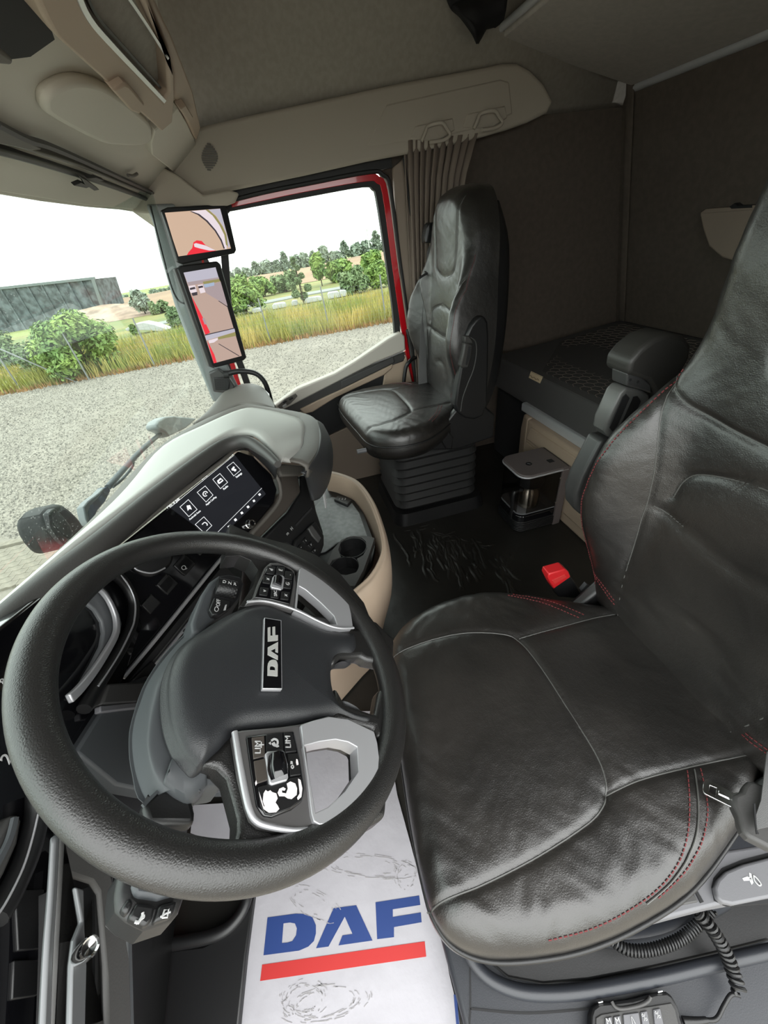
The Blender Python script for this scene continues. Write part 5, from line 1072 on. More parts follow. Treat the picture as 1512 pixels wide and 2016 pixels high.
slab('tray_mat', P3([(x, y, .436) for x, y in [(630, 985), (655, 978), (690, 985), (708, 1010), (722, 1050), (726, 1063), (700, 1060), (665, 1068), (640, 1085), (612, 1092), (590, 1080), (600, 1020)]]), 0.006, mat('tray_rubber', (0.20, 0.215, 0.215), 0.5, noise=(60, 0.15), bumps=[('noise', 500, 0.2, 0.001)]), cc, normal=(0, 0, 1), bevel=0.002)
CF = lambda L: crop(L, 540, 900, 5.6)
cup = CF([(545, 1240), (600, 1130), (650, 1010), (740, 910), (840, 870), (1000, 865), (1105, 890), (1060, 1030), (980, 1250), (890, 1420), (760, 1420), (620, 1310)])
ch1 = CF([(706, 1020), (730, 940), (800, 885), (880, 872), (960, 885), (1010, 930), (1022, 1000), (980, 1080), (910, 1120), (930, 1160), (938, 1210), (900, 1270), (800, 1298), (700, 1290), (620, 1250), (600, 1200), (640, 1130), (735, 1100)])
slab('cup_holder', [P(x, y, z=.475) for x, y in cup], 0.02, M_GREYP, cc, normal=(0, 0, 1), holes=[[P(x, y, z=.475) for x, y in ch1]], bevel=0.004)
for (x, y), r_ in (((858, 990), .043), ((770, 1210), .042)):
    c = P(*CF([(x, y)])[0], z=.475)
    lathe('cup_well', (c.x, c.y, 0.395), (0, 0, 1), [(0.0, 0.0), (r_ - .004, 0.0), (r_, 0.006), (r_, 0.078), (r_ + .002, 0.078), (r_ + .002, 0.0), (0, -0.002)], M_BLACK, cc, 32)
ke = slab('remote_key', P3([(x, y, .448) for x, y in CF([(655, 465), (700, 420), (820, 445), (862, 465), (805, 530)])]), 0.012, M_BLACK, None, normal=(0, 0, 1), bevel=0.003)
tag(ke, 'small black remote key lying on the grey console tray', 'key')
text('key_mark', '1 2 3', P(*CF([(750, 462)])[0], z=.449), (-0.4, -0.9, 0), (0, 0, 1), 0.014, M_WHITE, ke)
cb2 = tag(tube('charging_cable', [P(636, 950, z=.50), P(640, 980, z=.47), P(641, 1000, z=.45), P(636, 965, z=.5)], 0.004, M_WHITE), 'short pale cable hanging beside the dashboard cheek over the console tray', 'cable')

# ================================================================== SEATS
CH_PX = [(764, 1278), (800, 1222), (870, 1182), (950, 1164), (1030, 1168), (1110, 1180), (1200, 1192), (1262, 1205), (1330, 1285), (1410, 1375), (1505, 1478), (1500, 1560), (1440, 1660), (1370, 1745), (1280, 1806), (1180, 1852), (1080, 1876), (970, 1882), (895, 1855), (852, 1800), (830, 1730), (808, 1620), (790, 1500), (774, 1380)]
DCX, DCZ = -0.700, 0.445
ch2 = [((p.x - DCX), p.y) for p in PP(CH_PX, z=0.425)]
def cz(L): return [((p.x - DCX), p.y) for p in PP(L, z=DCZ + 0.004)]
S_ins = cz([(772, 1286), (850, 1260), (920, 1247), (990, 1250), (1022, 1264), (1062, 1312), (1120, 1402), (1170, 1482), (1190, 1530), (1193, 1562), (1186, 1590), (1155, 1624), (1060, 1686), (950, 1742), (870, 1772), (840, 1790)])
S_a = cz([(1022, 1258), (1100, 1236), (1180, 1214), (1250, 1202)]); S_b = cz([(1193, 1566), (1260, 1536), (1350, 1512), (1430, 1494), (1500, 1478)])
ST1 = cz([(1000, 1172), (1062, 1186), (1112, 1206), (1145, 1220)]); ST1b = cz([(1010, 1167), (1070, 1180), (1122, 1200), (1155, 1214)])
ST2 = cz([(1352, 1518), (1356, 1600), (1346, 1676), (1312, 1736), (1250, 1786), (1170, 1826), (1080, 1850)]); ST3 = cz([(1378, 1514), (1392, 1590), (1384, 1656), (1352, 1716), (1300, 1768)]); PIP2 = cz([(1366, 1516), (1374, 1600), (1364, 1668), (1330, 1730), (1280, 1776)])
def mir(L): return [(-a, b) for a, b in L]
def bolster(x, s):
    ax = np.abs(x); t = np.clip((ax - 0.13) / 0.13, 0, 1); t = t * t * (3 - 2 * t)
    b = np.where(s < 0.30, np.clip((s + 0.02) / 0.32, 0, 1), np.clip((0.66 - s) / 0.30, 0, 1)); b = b * b * (3 - 2 * b)
    return 0.095 * t * b - 0.012 * np.exp(-(ax / 0.12) ** 2) * np.exp(-((s - 0.2) / 0.2) ** 2) + 0.018 * np.exp(-((s - 0.72) / 0.12) ** 2) * (ax < 1)
def make_seat(nm, cx, cz_, dy, driver, label):
    root = empty(nm, (cx, -0.35 + dy, 0.0), label, 'seat')
    f = (lambda L: L) if driver else (lambda L: [(-a, -0.62 + (b + 0.62) * 0.78) for a, b in L])
    O = Vector((cx, dy, cz_))
    cu_ = Cushion(Frame(O, (1, 0, 0), (0, 1, 0)), f(ch2)[::(1 if driver else -1)], 0.045, 0.012, seams=[f(S_ins), f(S_a), f(S_b)], sw=0.005, sd=0.0035, creases=0.0022)
    cu_.fr = Frame(O, (1, 0, 0), (0, 1, 0)); cu_.build('seat_cushion', 0.12, M_LEATHER, root, rings=64, inset=0.012)
    for q in (S_ins, S_a, S_b): cu_.piping('piping', f(q), 0.0013, M_PIPING, root, lift=0.0008)
    cu_.piping('piping', f(PIP2), 0.0012, M_PIPING, root)
    cu_.stitches('stitching', [f(ST1), f(ST1b), f(ST2), f(ST3)], M_STITCH, root)
    # stitched welt round the lower edge
    low = [cu_.fr.w(a * 1.012, b, -0.055) for a, b in cu_.out]
    tube('welt', low, 0.0035, M_BLACK, root, n=1, closed=True, seg=8)
    # backrest
    V_ = Vector((0, -0.090, 0.996)).normalized(); fb = Frame(O + Vector((0, -0.612, 0.0)), (-1, 0, 0), V_)
    half = [(0.20, -0.04), (0.25, 0.04), (0.276, 0.16), (0.287, 0.30), (0.278, 0.42), (0.250, 0.51), (0.233, 0.58), (0.235, 0.68), (0.240, 0.80), (0.232, 0.89), (0.18, 0.96), (0.07, 0.985)] if driver else [(0.20, -0.04), (0.245, 0.04), (0.265, 0.14), (0.272, 0.26), (0.258, 0.36), (0.232, 0.47), (0.214, 0.56), (0.190, 0.64), (0.140, 0.72), (0.07, 0.755)]
    outl = half + [(-a, b) for a, b in half[::-1]]
    sL = [(0.13, -0.03), (0.155, 0.10), (0.165, 0.25), (0.18, 0.40), (0.232, 0.56)]
    sH = [(-0.115, 0.84), (-0.105, 0.66), (-0.085, 0.58), (0, 0.555), (0.085, 0.58), (0.105, 0.66), (0.115, 0.84)]
    sU = [(0.235, 0.54), (0.16, 0.50), (0.0, 0.485), (-0.16, 0.50), (-0.235, 0.54)]
    sM = [(0.14, 0.34), (0.12, 0.40), (0.0, 0.43), (-0.12, 0.40), (-0.14, 0.34)]
    sB = [(0.16, 0.31), (0.0, 0.29), (-0.16, 0.31)]; sC = [(0.135, 0.02), (0.05, 0.13), (-0.05, 0.13), (-0.135, 0.02)]
    if not driver: sL, sH, sM, sB = [[(a * (0.95 if q is not sH else 1), b * 0.86) for a, b in q] for q in (sL, sH, sM, sB)]
    seams = [sL, mir(sL), sH, sM, sB, sC] + ([sU] if driver else [])
    bk = Cushion(fb, outl, 0.05, 0.020, seams=seams, extra=bolster, sw=0.005, sd=0.004, creases=0.0016)
    bk.build('backrest', 0.10, M_LEATHER, root, rings=64, inset=-0.004)
    for q in [q_ for q_ in seams if q_ is not sC]: bk.piping('piping', q, 0.0012, M_PIPING, root, lift=0.0006)
    e1 = [(0.225, 0.02), (0.250, 0.14), (0.258, 0.30), (0.240, 0.43), (0.218, 0.56)]
    bk.stitches('stitching', [e1, mir(e1), [(0.26, 0.06), (0.2, 0.05), (0.15, 0.03)], [(-0.26, 0.06), (-0.2, 0.05), (-0.15, 0.03)], [(0.26, 0.07), (0.2, 0.06), (0.15, 0.04)], [(-0.26, 0.07), (-0.2, 0.06), (-0.15, 0.04)]], M_STITCH, root)
    # rear shell
    rows = []; sk = 1.1 if driver else 0.82
    for s, w_, d in ((-0.06, 0.20, 0.10), (0.1, 0.235, 0.135), (0.4 * sk, 0.235, 0.140), (0.7 * sk, 0.19, 0.125), (0.86 * sk, 0.11, 0.095)):
        rows.append([fb.w(a * w_, s, -0.05 - d * k) for a, k in ((-1, 0.2), (-0.9, 0.8), (-0.4, 1), (0.4, 1), (0.9, 0.8), (1, 0.2))])
    loft('back_shell', rows, M_BLACK, root, 4, 4, thick=0.01)
    tube('tilt_knob', [Vector((cx + (0.12 if driver else -0.235), dy - (0.03 if driver else 0.16), cz_ - 0.09)) + Vector((0, 0.02 * k, 0)) for k in (-1, 0, 1)], 0.010, M_LOCK, root, seg=12, n=2)
    # chassis and bellows
    y1_ = -0.21 if driver else -0.30
    def ring(z, hx, y0, y1, r=0.06, n=6):
        out = []
        for sx, sy, a0 in ((1, 1, 0), (-1, 1, 90), (-1, -1, 180), (1, -1, 270)):
            for k in range(n):
                a = math.radians(a0 + 90 * k / (n - 1)); cx_ = sx * (hx - r); cy_ = (y1 - r) if sy > 0 else (y0 + r)
                out.append(Vector((cx + cx_ + r * math.cos(a), dy + cy_ + r * math.sin(a), z)))
        return out
    loft('seat_pan', [ring(cz_ - 0.10, 0.222, -0.74, y1_ + 0.12), ring(cz_ - 0.135, 0.225, -0.76, y1_ + 0.09), ring(cz_ - 0.17, 0.20, -0.78, y1_ + 0.04), ring(cz_ - 0.185, 0.19, -0.76, y1_ + 0.02)], M_BLACK, root, 1, 3, closed=True, caps=True)
    zs = []; zt = cz_ - 0.185; nb = 7; zb = 0.07
    for k in range(nb * 2 + 1):
        z = zt + (zb - zt) * k / (nb * 2); zs.append(ring(z, 0.196 if k % 2 else 0.176, -0.74, y1_ if k % 2 else y1_ - 0.02))
    loft('bellows', zs, M_RUBBER, root, 1, 2, closed=True, caps=True, angle=20)
    loft('base_plate', [ring(0.07, 0.21, -0.76, y1_ + 0.01), ring(0.0, 0.22, -0.78, y1_ + 0.02)], M_BLACK, root, 1, 1, closed=True, caps=True)
    # side link between pan and backrest
    for sx in (-1, 1):
        slab('recliner', [Vector((cx + sx * 0.235, dy + y, z)) for y, z in ((-0.46, cz_ - 0.16), (-0.56, cz_ - 0.03), (-0.62, cz_ + 0.03), (-0.70, cz_ + 0.02), (-0.78, cz_ - 0.06), (-0.78, cz_ - 0.17), (-0.60, cz_ - 0.19))], 0.03, M_BLACK, root, normal=(sx, 0, 0), bevel=0.008, seg=3)
    return root, cu_, bk
ds, dcu, dbk = make_seat('driver_seat', DCX, DCZ, 0.0, True, 'black leather driver seat with red stitching, nearest the steering wheel')
ps, pcu, pbk = make_seat('passenger_seat', 0.70, 0.575, -0.055, False, 'black leather passenger seat with folded armrests beside the far door')

# folded armrest of the driver seat
ar = bpy.data.objects.new('armrest', None); COL.objects.link(ar); ar.parent = ds; ar.location = Vector((-0.36, -0.66, 0.8)) - ds.location
def asl(nm, L, x, th, m, bev, par=ar, **k): return slab(nm, PP(L, x=x), th, m, par, normal=(-1, 0, 0), bevel=bev, seg=4, **k)
asl('armrest_pad', [(1237, 738), (1241, 712), (1262, 688), (1290, 666), (1322, 656), (1350, 662), (1363, 680), (1360, 705), (1335, 750), (1312, 790), (1296, 800), (1290, 775), (1276, 752)], -0.355, 0.07, mat('armrest_vinyl', (0.024, 0.023, 0.021), 0.5, bumps=[('noise', 500, 0.2, 0.001)]), 0.016)
asl('collar', [(1235, 735), (1262, 742), (1282, 756), (1284, 775), (1260, 768), (1234, 760)], -0.352, 0.045, mat('armrest_plastic', (0.040, 0.040, 0.040), 0.42), 0.004)
asl('grip', [(1192, 850), (1196, 830), (1222, 775), (1234, 762), (1262, 766), (1282, 778), (1278, 800), (1250, 850), (1225, 866), (1200, 862)], -0.350, 0.045, mat('grip_plastic', (0.085, 0.085, 0.082), 0.38), 0.008, holes=[])
asl('grip_inset', [(1200, 842), (1226, 782), (1233, 776), (1240, 784), (1216, 838), (1206, 850)], -0.3515, 0.002, M_BLACKM, 0.0005)
asl('grip_inset', [(1218, 846), (1246, 782), (1256, 780), (1262, 790), (1240, 842), (1226, 854)], -0.3515, 0.002, M_BLACK, 0.0005)
asl('arm', [(1186, 866), (1205, 864), (1238, 868), (1230, 920), (1180, 1010), (1150, 1020), (1134, 1000), (1134, 972), (1146, 940)], -0.345, 0.05, MATS['armrest_plastic'], 0.010)
for q in ((1241, 748), (1256, 752), (1190, 896)):
    c = P(q[0], q[1], x=-0.3555); lathe('screw_hole', c, (-1, 0, 0), [(0, 0), (0.0028, 0), (0.0028, 0.0008), (0, 0.0008)], M_BLACKM, ar, 12)
# armrests of the passenger seat
C10 = lambda L: crop(L, 640, 340, 3.6)
a2 = bpy.data.objects.new('armrest', None); COL.objects.link(a2); a2.parent = ps; a2.location = Vector((0.42, -0.78, 0.75)) - ps.location
o = slab('armrest_pad', PP(C10([(1000, 1160), (1035, 1085), (1070, 1040), (1105, 1016), (1135, 1022), (1155, 1060), (1162, 1160), (1158, 1400), (1150, 1640), (1120, 1725), (1060, 1750), (990, 1740), (940, 1700), (922, 1640), (935, 1540), (955, 1420), (975, 1300)]), x=0.412), 0.045, M_BLACK, a2, normal=(-1, 0, 0), bevel=0.014, seg=4)
tube('pad_seam', PP(C10([(1030, 1165), (1068, 1200), (1072, 1290), (1050, 1400), (1010, 1500), (975, 1600), (962, 1690)]), x=0.4115), 0.0025, M_GREYP, a2, seg=8)
slab('collar', PP(C10([(990, 1160), (1020, 1155), (1048, 1190), (1050, 1215), (990, 1205)]), x=0.408), 0.05, M_HOOD, a2, normal=(-1, 0, 0), bevel=0.004)
slab('grip', PP(C10([(990, 1205), (1048, 1218), (1040, 1300), (1018, 1385), (975, 1388), (958, 1372), (975, 1290)]), x=0.407), 0.05, M_HOOD, a2, normal=(-1, 0, 0), bevel=0.006)
slab('grip_inset', PP(C10([(1018, 1230), (1034, 1232), (1028, 1300), (1008, 1365), (996, 1360), (1006, 1300)]), x=0.4062), 0.002, M_BLACKM, a2, normal=(-1, 0, 0))
a3 = bpy.data.objects.new('armrest', None); COL.objects.link(a3); a3.parent = ps; a3.location = Vector((0.97, -0.70, 0.85)) - ps.location
slab('armrest_pad', PP(C10([(712, 915), (690, 935), (660, 985), (648, 1050), (652, 1110), (660, 1250), (700, 1300), (760, 1280), (790, 1000), (760, 920)]), x=0.965), 0.05, M_BLACK, a3, normal=(-1, 0, 0), bevel=0.010, seg=3)
slab('grip', PP(C10([(648, 1055), (672, 1040), (688, 1080), (686, 1210), (662, 1220), (656, 1120)]), x=0.955), 0.03, M_HOOD, a3, normal=(-1, 0, 0), bevel=0.005)

# seat belts
sb = empty('seat_belt', P(848, 470, x=0.93), 'grey webbing seat belt hanging beside the far edge of the passenger seat', 'seat belt')
slab('belt_guide', PP(C10([(728, 368), (745, 352), (788, 350), (806, 420), (800, 488), (770, 500), (712, 498), (708, 450)]), x=0.90), 0.05, M_BLACK, sb, normal=(-1, 0, 0), bevel=0.006, seg=3)
slab('guide_highlight', PP(C10([(722, 395), (738, 370), (740, 400), (722, 490), (712, 490)]), x=0.893), 0.004, M_LOCK, sb, normal=(-1, 0, 0), bevel=0.001)
bl_ = [P(*C10([q])[0], x=xx) for q, xx in (((765, 500), .89), ((748, 560), .89), ((745, 640), .89), ((738, 760), .885), ((725, 900), .88), ((712, 1050), .875), ((700, 1250), .86), ((692, 1450), .85), ((700, 1660), .84))]
tube('webbing', bl_, [0.004, 0.018, 0.019, 0.019, 0.021, 0.022, 0.024, 0.026, 0.026], M_STRAP, sb, seg=10, flat=0.06, up=(-1, -0.15, 0))
tube('belt_clip', [P(*C10([q])[0], x=.87) for q in ((668, 748), (700, 726), (740, 706), (775, 690))], 0.0045, M_BLACK, sb, seg=8)
slab('clip_body', PP(C10([(705, 700), (750, 690), (758, 738), (725, 742)]), x=.875), 0.012, M_BLACK, sb, normal=(-1, 0, 0), bevel=0.002)
def buckle(nm, L_top, L_body, x, label, hole=None):
    b = empty(nm, P(*L_body[0], x=x), label, 'buckle')
    slab('housing', PP(L_body, x=x), 0.035, M_BLACK, b, normal=(-1, 0, 0), bevel=0.005, seg=3)
    slab('release_button', PP(L_top, x=x - 0.004), 0.03, M_REDB, b, normal=(-1, 0, 0), bevel=0.003)
    return b
bk1 = buckle('belt_buckle', [(1079, 1138), (1081, 1130), (1113, 1121), (1120, 1126), (1124, 1136), (1090, 1160)], [(1086, 1152), (1122, 1134), (1135, 1150), (1148, 1172), (1146, 1180), (1100, 1176)], -0.425, 'red-topped belt buckle standing beside the driver seat on the vinyl floor side')
slab('button_slot', PP([(1087, 1143), (1112, 1131), (1116, 1136), (1092, 1150)], x=-0.4305), 0.002, M_REDI, bk1, normal=(-1, 0, 0), bevel=0.0006)
slab('buckle_stalk', PP([(1144, 1164), (1156, 1150), (1168, 1160), (1170, 1172), (1146, 1180)], x=-0.42), 0.012, M_LOCK, bk1, normal=(-1, 0, 0), bevel=0.002)
buckle('belt_buckle', [(861, 856), (877, 847), (881, 851), (866, 862)], [(866, 860), (884, 850), (893, 862), (890, 884), (878, 884)], 0.45, 'small red-topped belt buckle at the near side of the passenger seat')
CT = lambda L: crop(L, 1340, 1480, 6.3)
tg = empty('belt_tongue', P(1430, 1580, z=.47), 'chrome belt tongue in a black holder beside the driver seat', 'seat belt')
tz = 0.475
slab('tongue', PP(CT([(275, 470), (285, 380), (310, 348), (345, 343), (660, 510), (720, 500), (730, 790), (690, 740), (640, 690), (310, 525), (285, 500)]), z=tz), 0.003, M_CHROME, tg, normal=(0, 0, 1), holes=[PP(CT([(362, 415), (450, 450), (432, 545), (352, 495)]), z=tz)], bevel=0.0008)
strip('tongue_rib', PP(CT([(470, 495), (650, 580)]), z=tz + .002), 0.006, 0.003, (P(*CT([(500, 500)])[0], z=tz + .002), Vector((0, 0, 1))), M_CHROME, tg, n=1, bevel=0.001)
slab('holder', PP(CT([(655, 540), (690, 515), (760, 490), (790, 420), (835, 362), (900, 358), (1000, 400), (1180, 420), (1180, 1230), (960, 1115), (850, 1060), (780, 990), (735, 880), (722, 790), (660, 660)]), z=tz + .01), 0.02, M_GREYP, tg, normal=(0, 0, 1), bevel=0.005, seg=3)
slab('webbing', PP(CT([(1000, 600), (1060, 100), (1100, -200), (1400, -200), (1400, 900), (1080, 930), (950, 960), (930, 800)]), z=tz + .022), 0.003, M_STRAP, tg, normal=(0, 0, 1))
slab('holder_slot', PP(CT([(905, 640), (930, 640), (945, 960), (975, 1020), (940, 1020), (925, 900)]), z=tz + .0235), 0.002, M_BLACKM, tg, normal=(0, 0, 1))

# controls on the outer side of the driver seat
C3 = lambda L: crop(L, 840, 1480, 2.25)
sc_ = bpy.data.objects.new('control_panel', None); COL.objects.link(sc_); sc_.parent = ds; sc_.location = P(1400, 1740, z=.36) - ds.location
slab('panel_body', PP(C3([(960, 752), (1050, 640), (1180, 560), (1262, 470), (1330, 436), (1700, 380), (1700, 600), (1512, 640), (1290, 680), (1180, 708), (1000, 756)]), z=0.372), 0.05, M_LOCK, sc_, normal=(0, 0, 1), bevel=0.006, seg=3)
slab('lever_gap', PP(C3([(1262, 600), (1272, 560), (1310, 515), (1400, 478), (1700, 400), (1700, 660), (1330, 685), (1275, 660)]), z=0.3735), 0.004, M_BLACKM, sc_, normal=(0, 0, 1))
slab('lever', PP(C3([(1276, 600), (1290, 565), (1325, 530), (1400, 498), (1700, 420), (1700, 620), (1512, 648), (1360, 678), (1310, 668), (1286, 645)]), z=0.384), 0.02, M_LOCK, sc_, normal=(0, 0, 1), bevel=0.006, seg=3)
slab('panel_gap', PP(C3([(1180, 602), (1190, 598), (1228, 665), (1214, 670)]), z=0.3742), 0.004, M_BLACKM, sc_, normal=(0, 0, 1))
slab('front_switch', PP(C3([(1060, 660), (1150, 612), (1175, 610), (1205, 665), (1080, 690)]), z=0.376), 0.006, M_GREYP, sc_, normal=(0, 0, 1), bevel=0.002)
for L in ([(1398, 560), (1420, 552), (1440, 560), (1440, 570), (1405, 572)], [(1428, 535), (1438, 540), (1448, 580), (1440, 590), (1432, 575)]):
    slab('seat_mark', PP(C3(L), z=0.3845), 0.0008, M_WHITE, sc_, normal=(0, 0, 1))
tube('seat_mark', PP(C3([(1448, 548), (1462, 560), (1480, 585), (1472, 592), (1452, 570), (1448, 548)]), z=0.385), 0.001, M_WHITE, sc_, seg=6)
for L in ([(1092, 675), (1108, 660), (1112, 668), (1100, 685)], [(1104, 680), (1118, 668), (1112, 685)]): slab('seat_mark', PP(C3(L), z=0.3765), 0.0008, M_WHITE, sc_, normal=(0, 0, 1))

# ================================================================== LOWER BUNK
lb = empty('lower_bunk', (0.0, -1.5, 0.0), 'beige lower bunk base with an aluminium front rail', 'bunk')
box('bunk_box', (0.0, -1.56, 0.20), (2.06, 0.80, 0.40), M_BLACKM, lb, bevel=0.01)
slab('front_panel', [(0.60, -1.095, 0.0), (0.60, -1.095, 0.385), (-1.03, -1.095, 0.385), (-1.03, -1.095, 0.0)], 0.06, M_BEIGE, lb, normal=(0, 1, 0), bevel=0.012, seg=3)
slab('end_panel', [(0.685, -1.12, 0.05), (0.69, -1.12, 0.30), (0.67, -1.115, 0.385), (0.605, -1.10, 0.385), (0.605, -1.10, 0.0)], 0.06, M_BEIGE, lb, normal=(0, 1, 0), bevel=0.012, seg=3)
slab('drawer_face', [(0.585, -1.088, 0.285), (0.56, -1.088, 0.36), (-1.0, -1.088, 0.36), (-1.0, -1.088, 0.25)], 0.02, M_BEIGE, lb, normal=(0, 1, 0), bevel=0.006)
slab('drawer_face', [(0.585, -1.088, 0.06), (0.585, -1.088, 0.27), (-1.0, -1.088, 0.235), (-1.0, -1.088, 0.06)], 0.02, M_BEIGE, lb, normal=(0, 1, 0), bevel=0.006)
slab('front_rail', [(0.712, -1.125, 0.385), (0.712, -1.125, 0.425), (0.700, -1.125, 0.432), (-1.03, -1.125, 0.432), (-1.03, -1.125, 0.385)], 0.03, M_ALU, lb, normal=(0, 1, 0), bevel=0.005, seg=3)
mt = empty('mattress', (0.0, -1.55, 0.41), 'dark mattress with honeycomb quilting on the lower bunk', 'mattress')
prof = [(-1.150, 0.415), (-1.142, 0.45), (-1.142, 0.55), (-1.150, 0.578), (-1.175, 0.590), (-1.45, 0.605), (-1.80, 0.64), (-1.93, 0.645), (-1.955, 0.62), (-1.96, 0.43)]
loft('body', [[Vector((x, y, z)) for y, z in prof] for x in (1.04, 0.5, 0, -0.5, -1.02)], M_MATT2, mt, 3, 1, caps=True, angle=60)
def mz(y): return np.interp(-y, [1.15, 1.175, 1.45, 1.80, 1.93], [0.578, 0.590, 0.605, 0.64, 0.645])
slab('quilted_top', [Vector((x, y, mz(y) + 0.0025)) for x, y in ((0.66, -1.185), (0.98, -1.5), (0.98, -1.86), (0.9, -1.89), (-1.0, -1.89), (-1.0, -1.185))], 0.002, M_MATT, mt, normal=(0, 0.1, 1))
parts = []; hs = 0.028
for j in range(22):
    for i in range(40):
        cx_ = -0.75 + i * hs * math.sqrt(3) + (j % 2) * hs * math.sqrt(3) / 2; cy_ = -1.20 - j * hs * 1.5 * 0.8
        if cx_ > 0.62 + (-1.18 - cy_) or cy_ < -1.88 or cx_ > 0.97: continue
        pt = [Vector((cx_ + hs * math.sin(math.radians(60 * k)), cy_ + 0.8 * hs * math.cos(math.radians(60 * k)), 0)) for k in range(4)]
        for p in pt: p.z = mz(p.y) + 0.0032
        for k in range(3): parts.append(bar_vf(pt[k], pt[k + 1], 0.0022, 0.0012))
o = joined('quilting', parts, M_QUILT, mt, False); o['kind'] = 'stuff'
slab('sewn_label', [Vector(q) for q in ((0.700, -1.149, .589), (0.60, -1.149, .589), (0.60, -1.137, .560), (0.695, -1.137, .560))], 0.002, M_TAG, mt, normal=(0, 1, 0.3))
tube('label_print', [Vector((0.685 - i * 0.011, -1.1345, 0.573 + 0.004 * math.sin(i * 2.3))) for i in range(8)], 0.0009, M_TAPE, mt, seg=6)
sbx = empty('storage_pocket', P(1430, 470, y=rwy(1.05) + 0.05), 'small beige storage pocket on the rear wall beside the driver seat headrest', 'pocket')
yb = rwy(1.05) + 0.05
slab('pocket_front', PP([(1376, 420), (1390, 412), (1500, 404), (1540, 500), (1470, 520), (1420, 508), (1394, 485), (1382, 450)], y=yb), 0.05, M_BEIGED, sbx, normal=(0, 1, 0), bevel=0.008, seg=3)
slab('pocket_rim', PP([(1378, 420), (1390, 411), (1500, 403), (1500, 412), (1392, 420)], y=yb + 0.004), 0.05, M_BEIGED, sbx, normal=(0, 1, 0), bevel=0.002)
slab('dark_opening', PP([(1436, 407), (1446, 400), (1452, 405), (1480, 404), (1480, 409), (1440, 411)], y=yb + 0.006), 0.03, M_BLACKM, sbx, normal=(0, 1, 0))

# ================================================================== COFFEE MACHINE
cm = empty('coffee_machine', (0.32, -0.95, 0.0), 'coffee machine with a steel jug on the floor against the bunk front', 'coffee machine')
M_CMT = mat('coffee_lid_grey', (0.105, 0.088, 0.085), 0.42)
def rrect(x0, x1, y0, y1, z, r, corners=(1, 1, 1, 1)):
    out = []
    for k, (sx, sy, a0) in enumerate(((1, 1, 0), (-1, 1, 90), (-1, -1, 180), (1, -1, 270))):
        rr = r if corners[k] else 0.004
        for i in range(6):
            a = math.radians(a0 + 18 * i); out.append(Vector(((x1 - rr if sx > 0 else x0 + rr) + rr * math.cos(a), (y1 - rr if sy > 0 else y0 + rr) + rr * math.sin(a), z)))
    return out
X0, X1, Y0, Y1 = 0.225, 0.425, -1.075, -0.852
slab('lid', rrect(X0, X1, Y0, Y1, 0.318, 0.045, (1, 1, 0, 0)), 0.020, M_CMT, cm, normal=(0, 0, 1), bevel=0.005, seg=3)
tube('lid_rim', [p - Vector((0, 0, 0.012)) for p in rrect(X0, X1, Y0, Y1, 0.318, 0.045, (1, 1, 0, 0))], 0.0045, M_SILVER, cm, n=1, closed=True, seg=8)
lathe('lid_emblem', (0.315, -0.935, 0.318), (0, 0, 1), [(0.011, 0.0), (0.011, 0.0012), (0.014, 0.0012), (0.014, 0.0)], M_BLACK, cm, 24)
slab('lid_emblem_mark', [Vector((0.315 + a, -0.935 + b, 0.3192)) for a, b in ((-.008, -.003), (-.002, .003), (.002, .008), (.008, .002), (.003, -.004), (-.003, -.008))], 0.001, M_LOCK, cm, normal=(0, 0, 1))
slab('lid_slot', [Vector((x, y, 0.3195)) for x, y in ((0.285, -1.02), (0.31, -1.02), (0.31, -1.045), (0.285, -1.045))], 0.002, M_BLACKM, cm, normal=(0, 0, 1))
slab('base', rrect(X0 + .004, X1 - .004, Y0, Y1 - 0.004, 0.055, 0.04, (1, 1, 0, 0)), 0.055, M_BLACK, cm, normal=(0, 0, 1), bevel=0.003)
for k in range(5):
    tube('base_rib', rrect(X0, X1, Y0, Y1 - 0.002, 0.010 + k * 0.0095, 0.04, (1, 1, 0, 0)), 0.0036, M_BLACK, cm, n=1, closed=True, seg=8)
slab('heater_base', rrect(X0 + .004, X1 - .004, Y0, Y1 - 0.004, 0.092, 0.04, (1, 1, 0, 0)), 0.036, M_GLOSS, cm, normal=(0, 0, 1), bevel=0.004)
slab('hot_plate', rrect(X0 + .006, X1 - .006, Y0, Y1 - 0.006, 0.105, 0.04, (1, 1, 0, 0)), 0.008, M_LOCK, cm, normal=(0, 0, 1), bevel=0.003)
slab('back_plate', [(X0 - 0.002, -1.055, 0.0), (X1, -1.055, 0.0), (X1, -1.055, 0.315), (X0 - 0.002, -1.055, 0.315)], 0.03, M_HOOD, cm, normal=(0, 1, 0), bevel=0.003)
slab('side_post', [(X0 - 0.004, -1.045, 0.0), (X0 - 0.004, -1.082, 0.0), (X0 - 0.004, -1.082, 0.316), (X0 - 0.004, -1.045, 0.316)], 0.012, M_CMT, cm, normal=(-1, 0, 0), bevel=0.002)
slab('side_window', [(X0 + 0.004, -1.045, 0.107), (X0 + 0.004, -0.895, 0.107), (X0 + 0.004, -0.895, 0.297), (X0 + 0.004, -1.045, 0.297)], 0.002, M_PLEX, cm, normal=(-1, 0, 0))
slab('front_window', [(X0 + 0.03, Y1 - 0.008, 0.107), (X1 - 0.03, Y1 - 0.008, 0.107), (X1 - 0.03, Y1 - 0.008, 0.297), (X0 + 0.03, Y1 - 0.008, 0.297)], 0.002, M_PLEX, cm, normal=(0, 1, 0))
for z in (0.27, 0.135): lathe('screw', (X0 - 0.003, -1.038, z), (-1, 0, 0), [(0, 0), (0.004, 0), (0.004, 0.002), (0.0, 0.003)], M_CHROME, cm, 14)
jc = Vector((0.30, -0.945, 0.106))
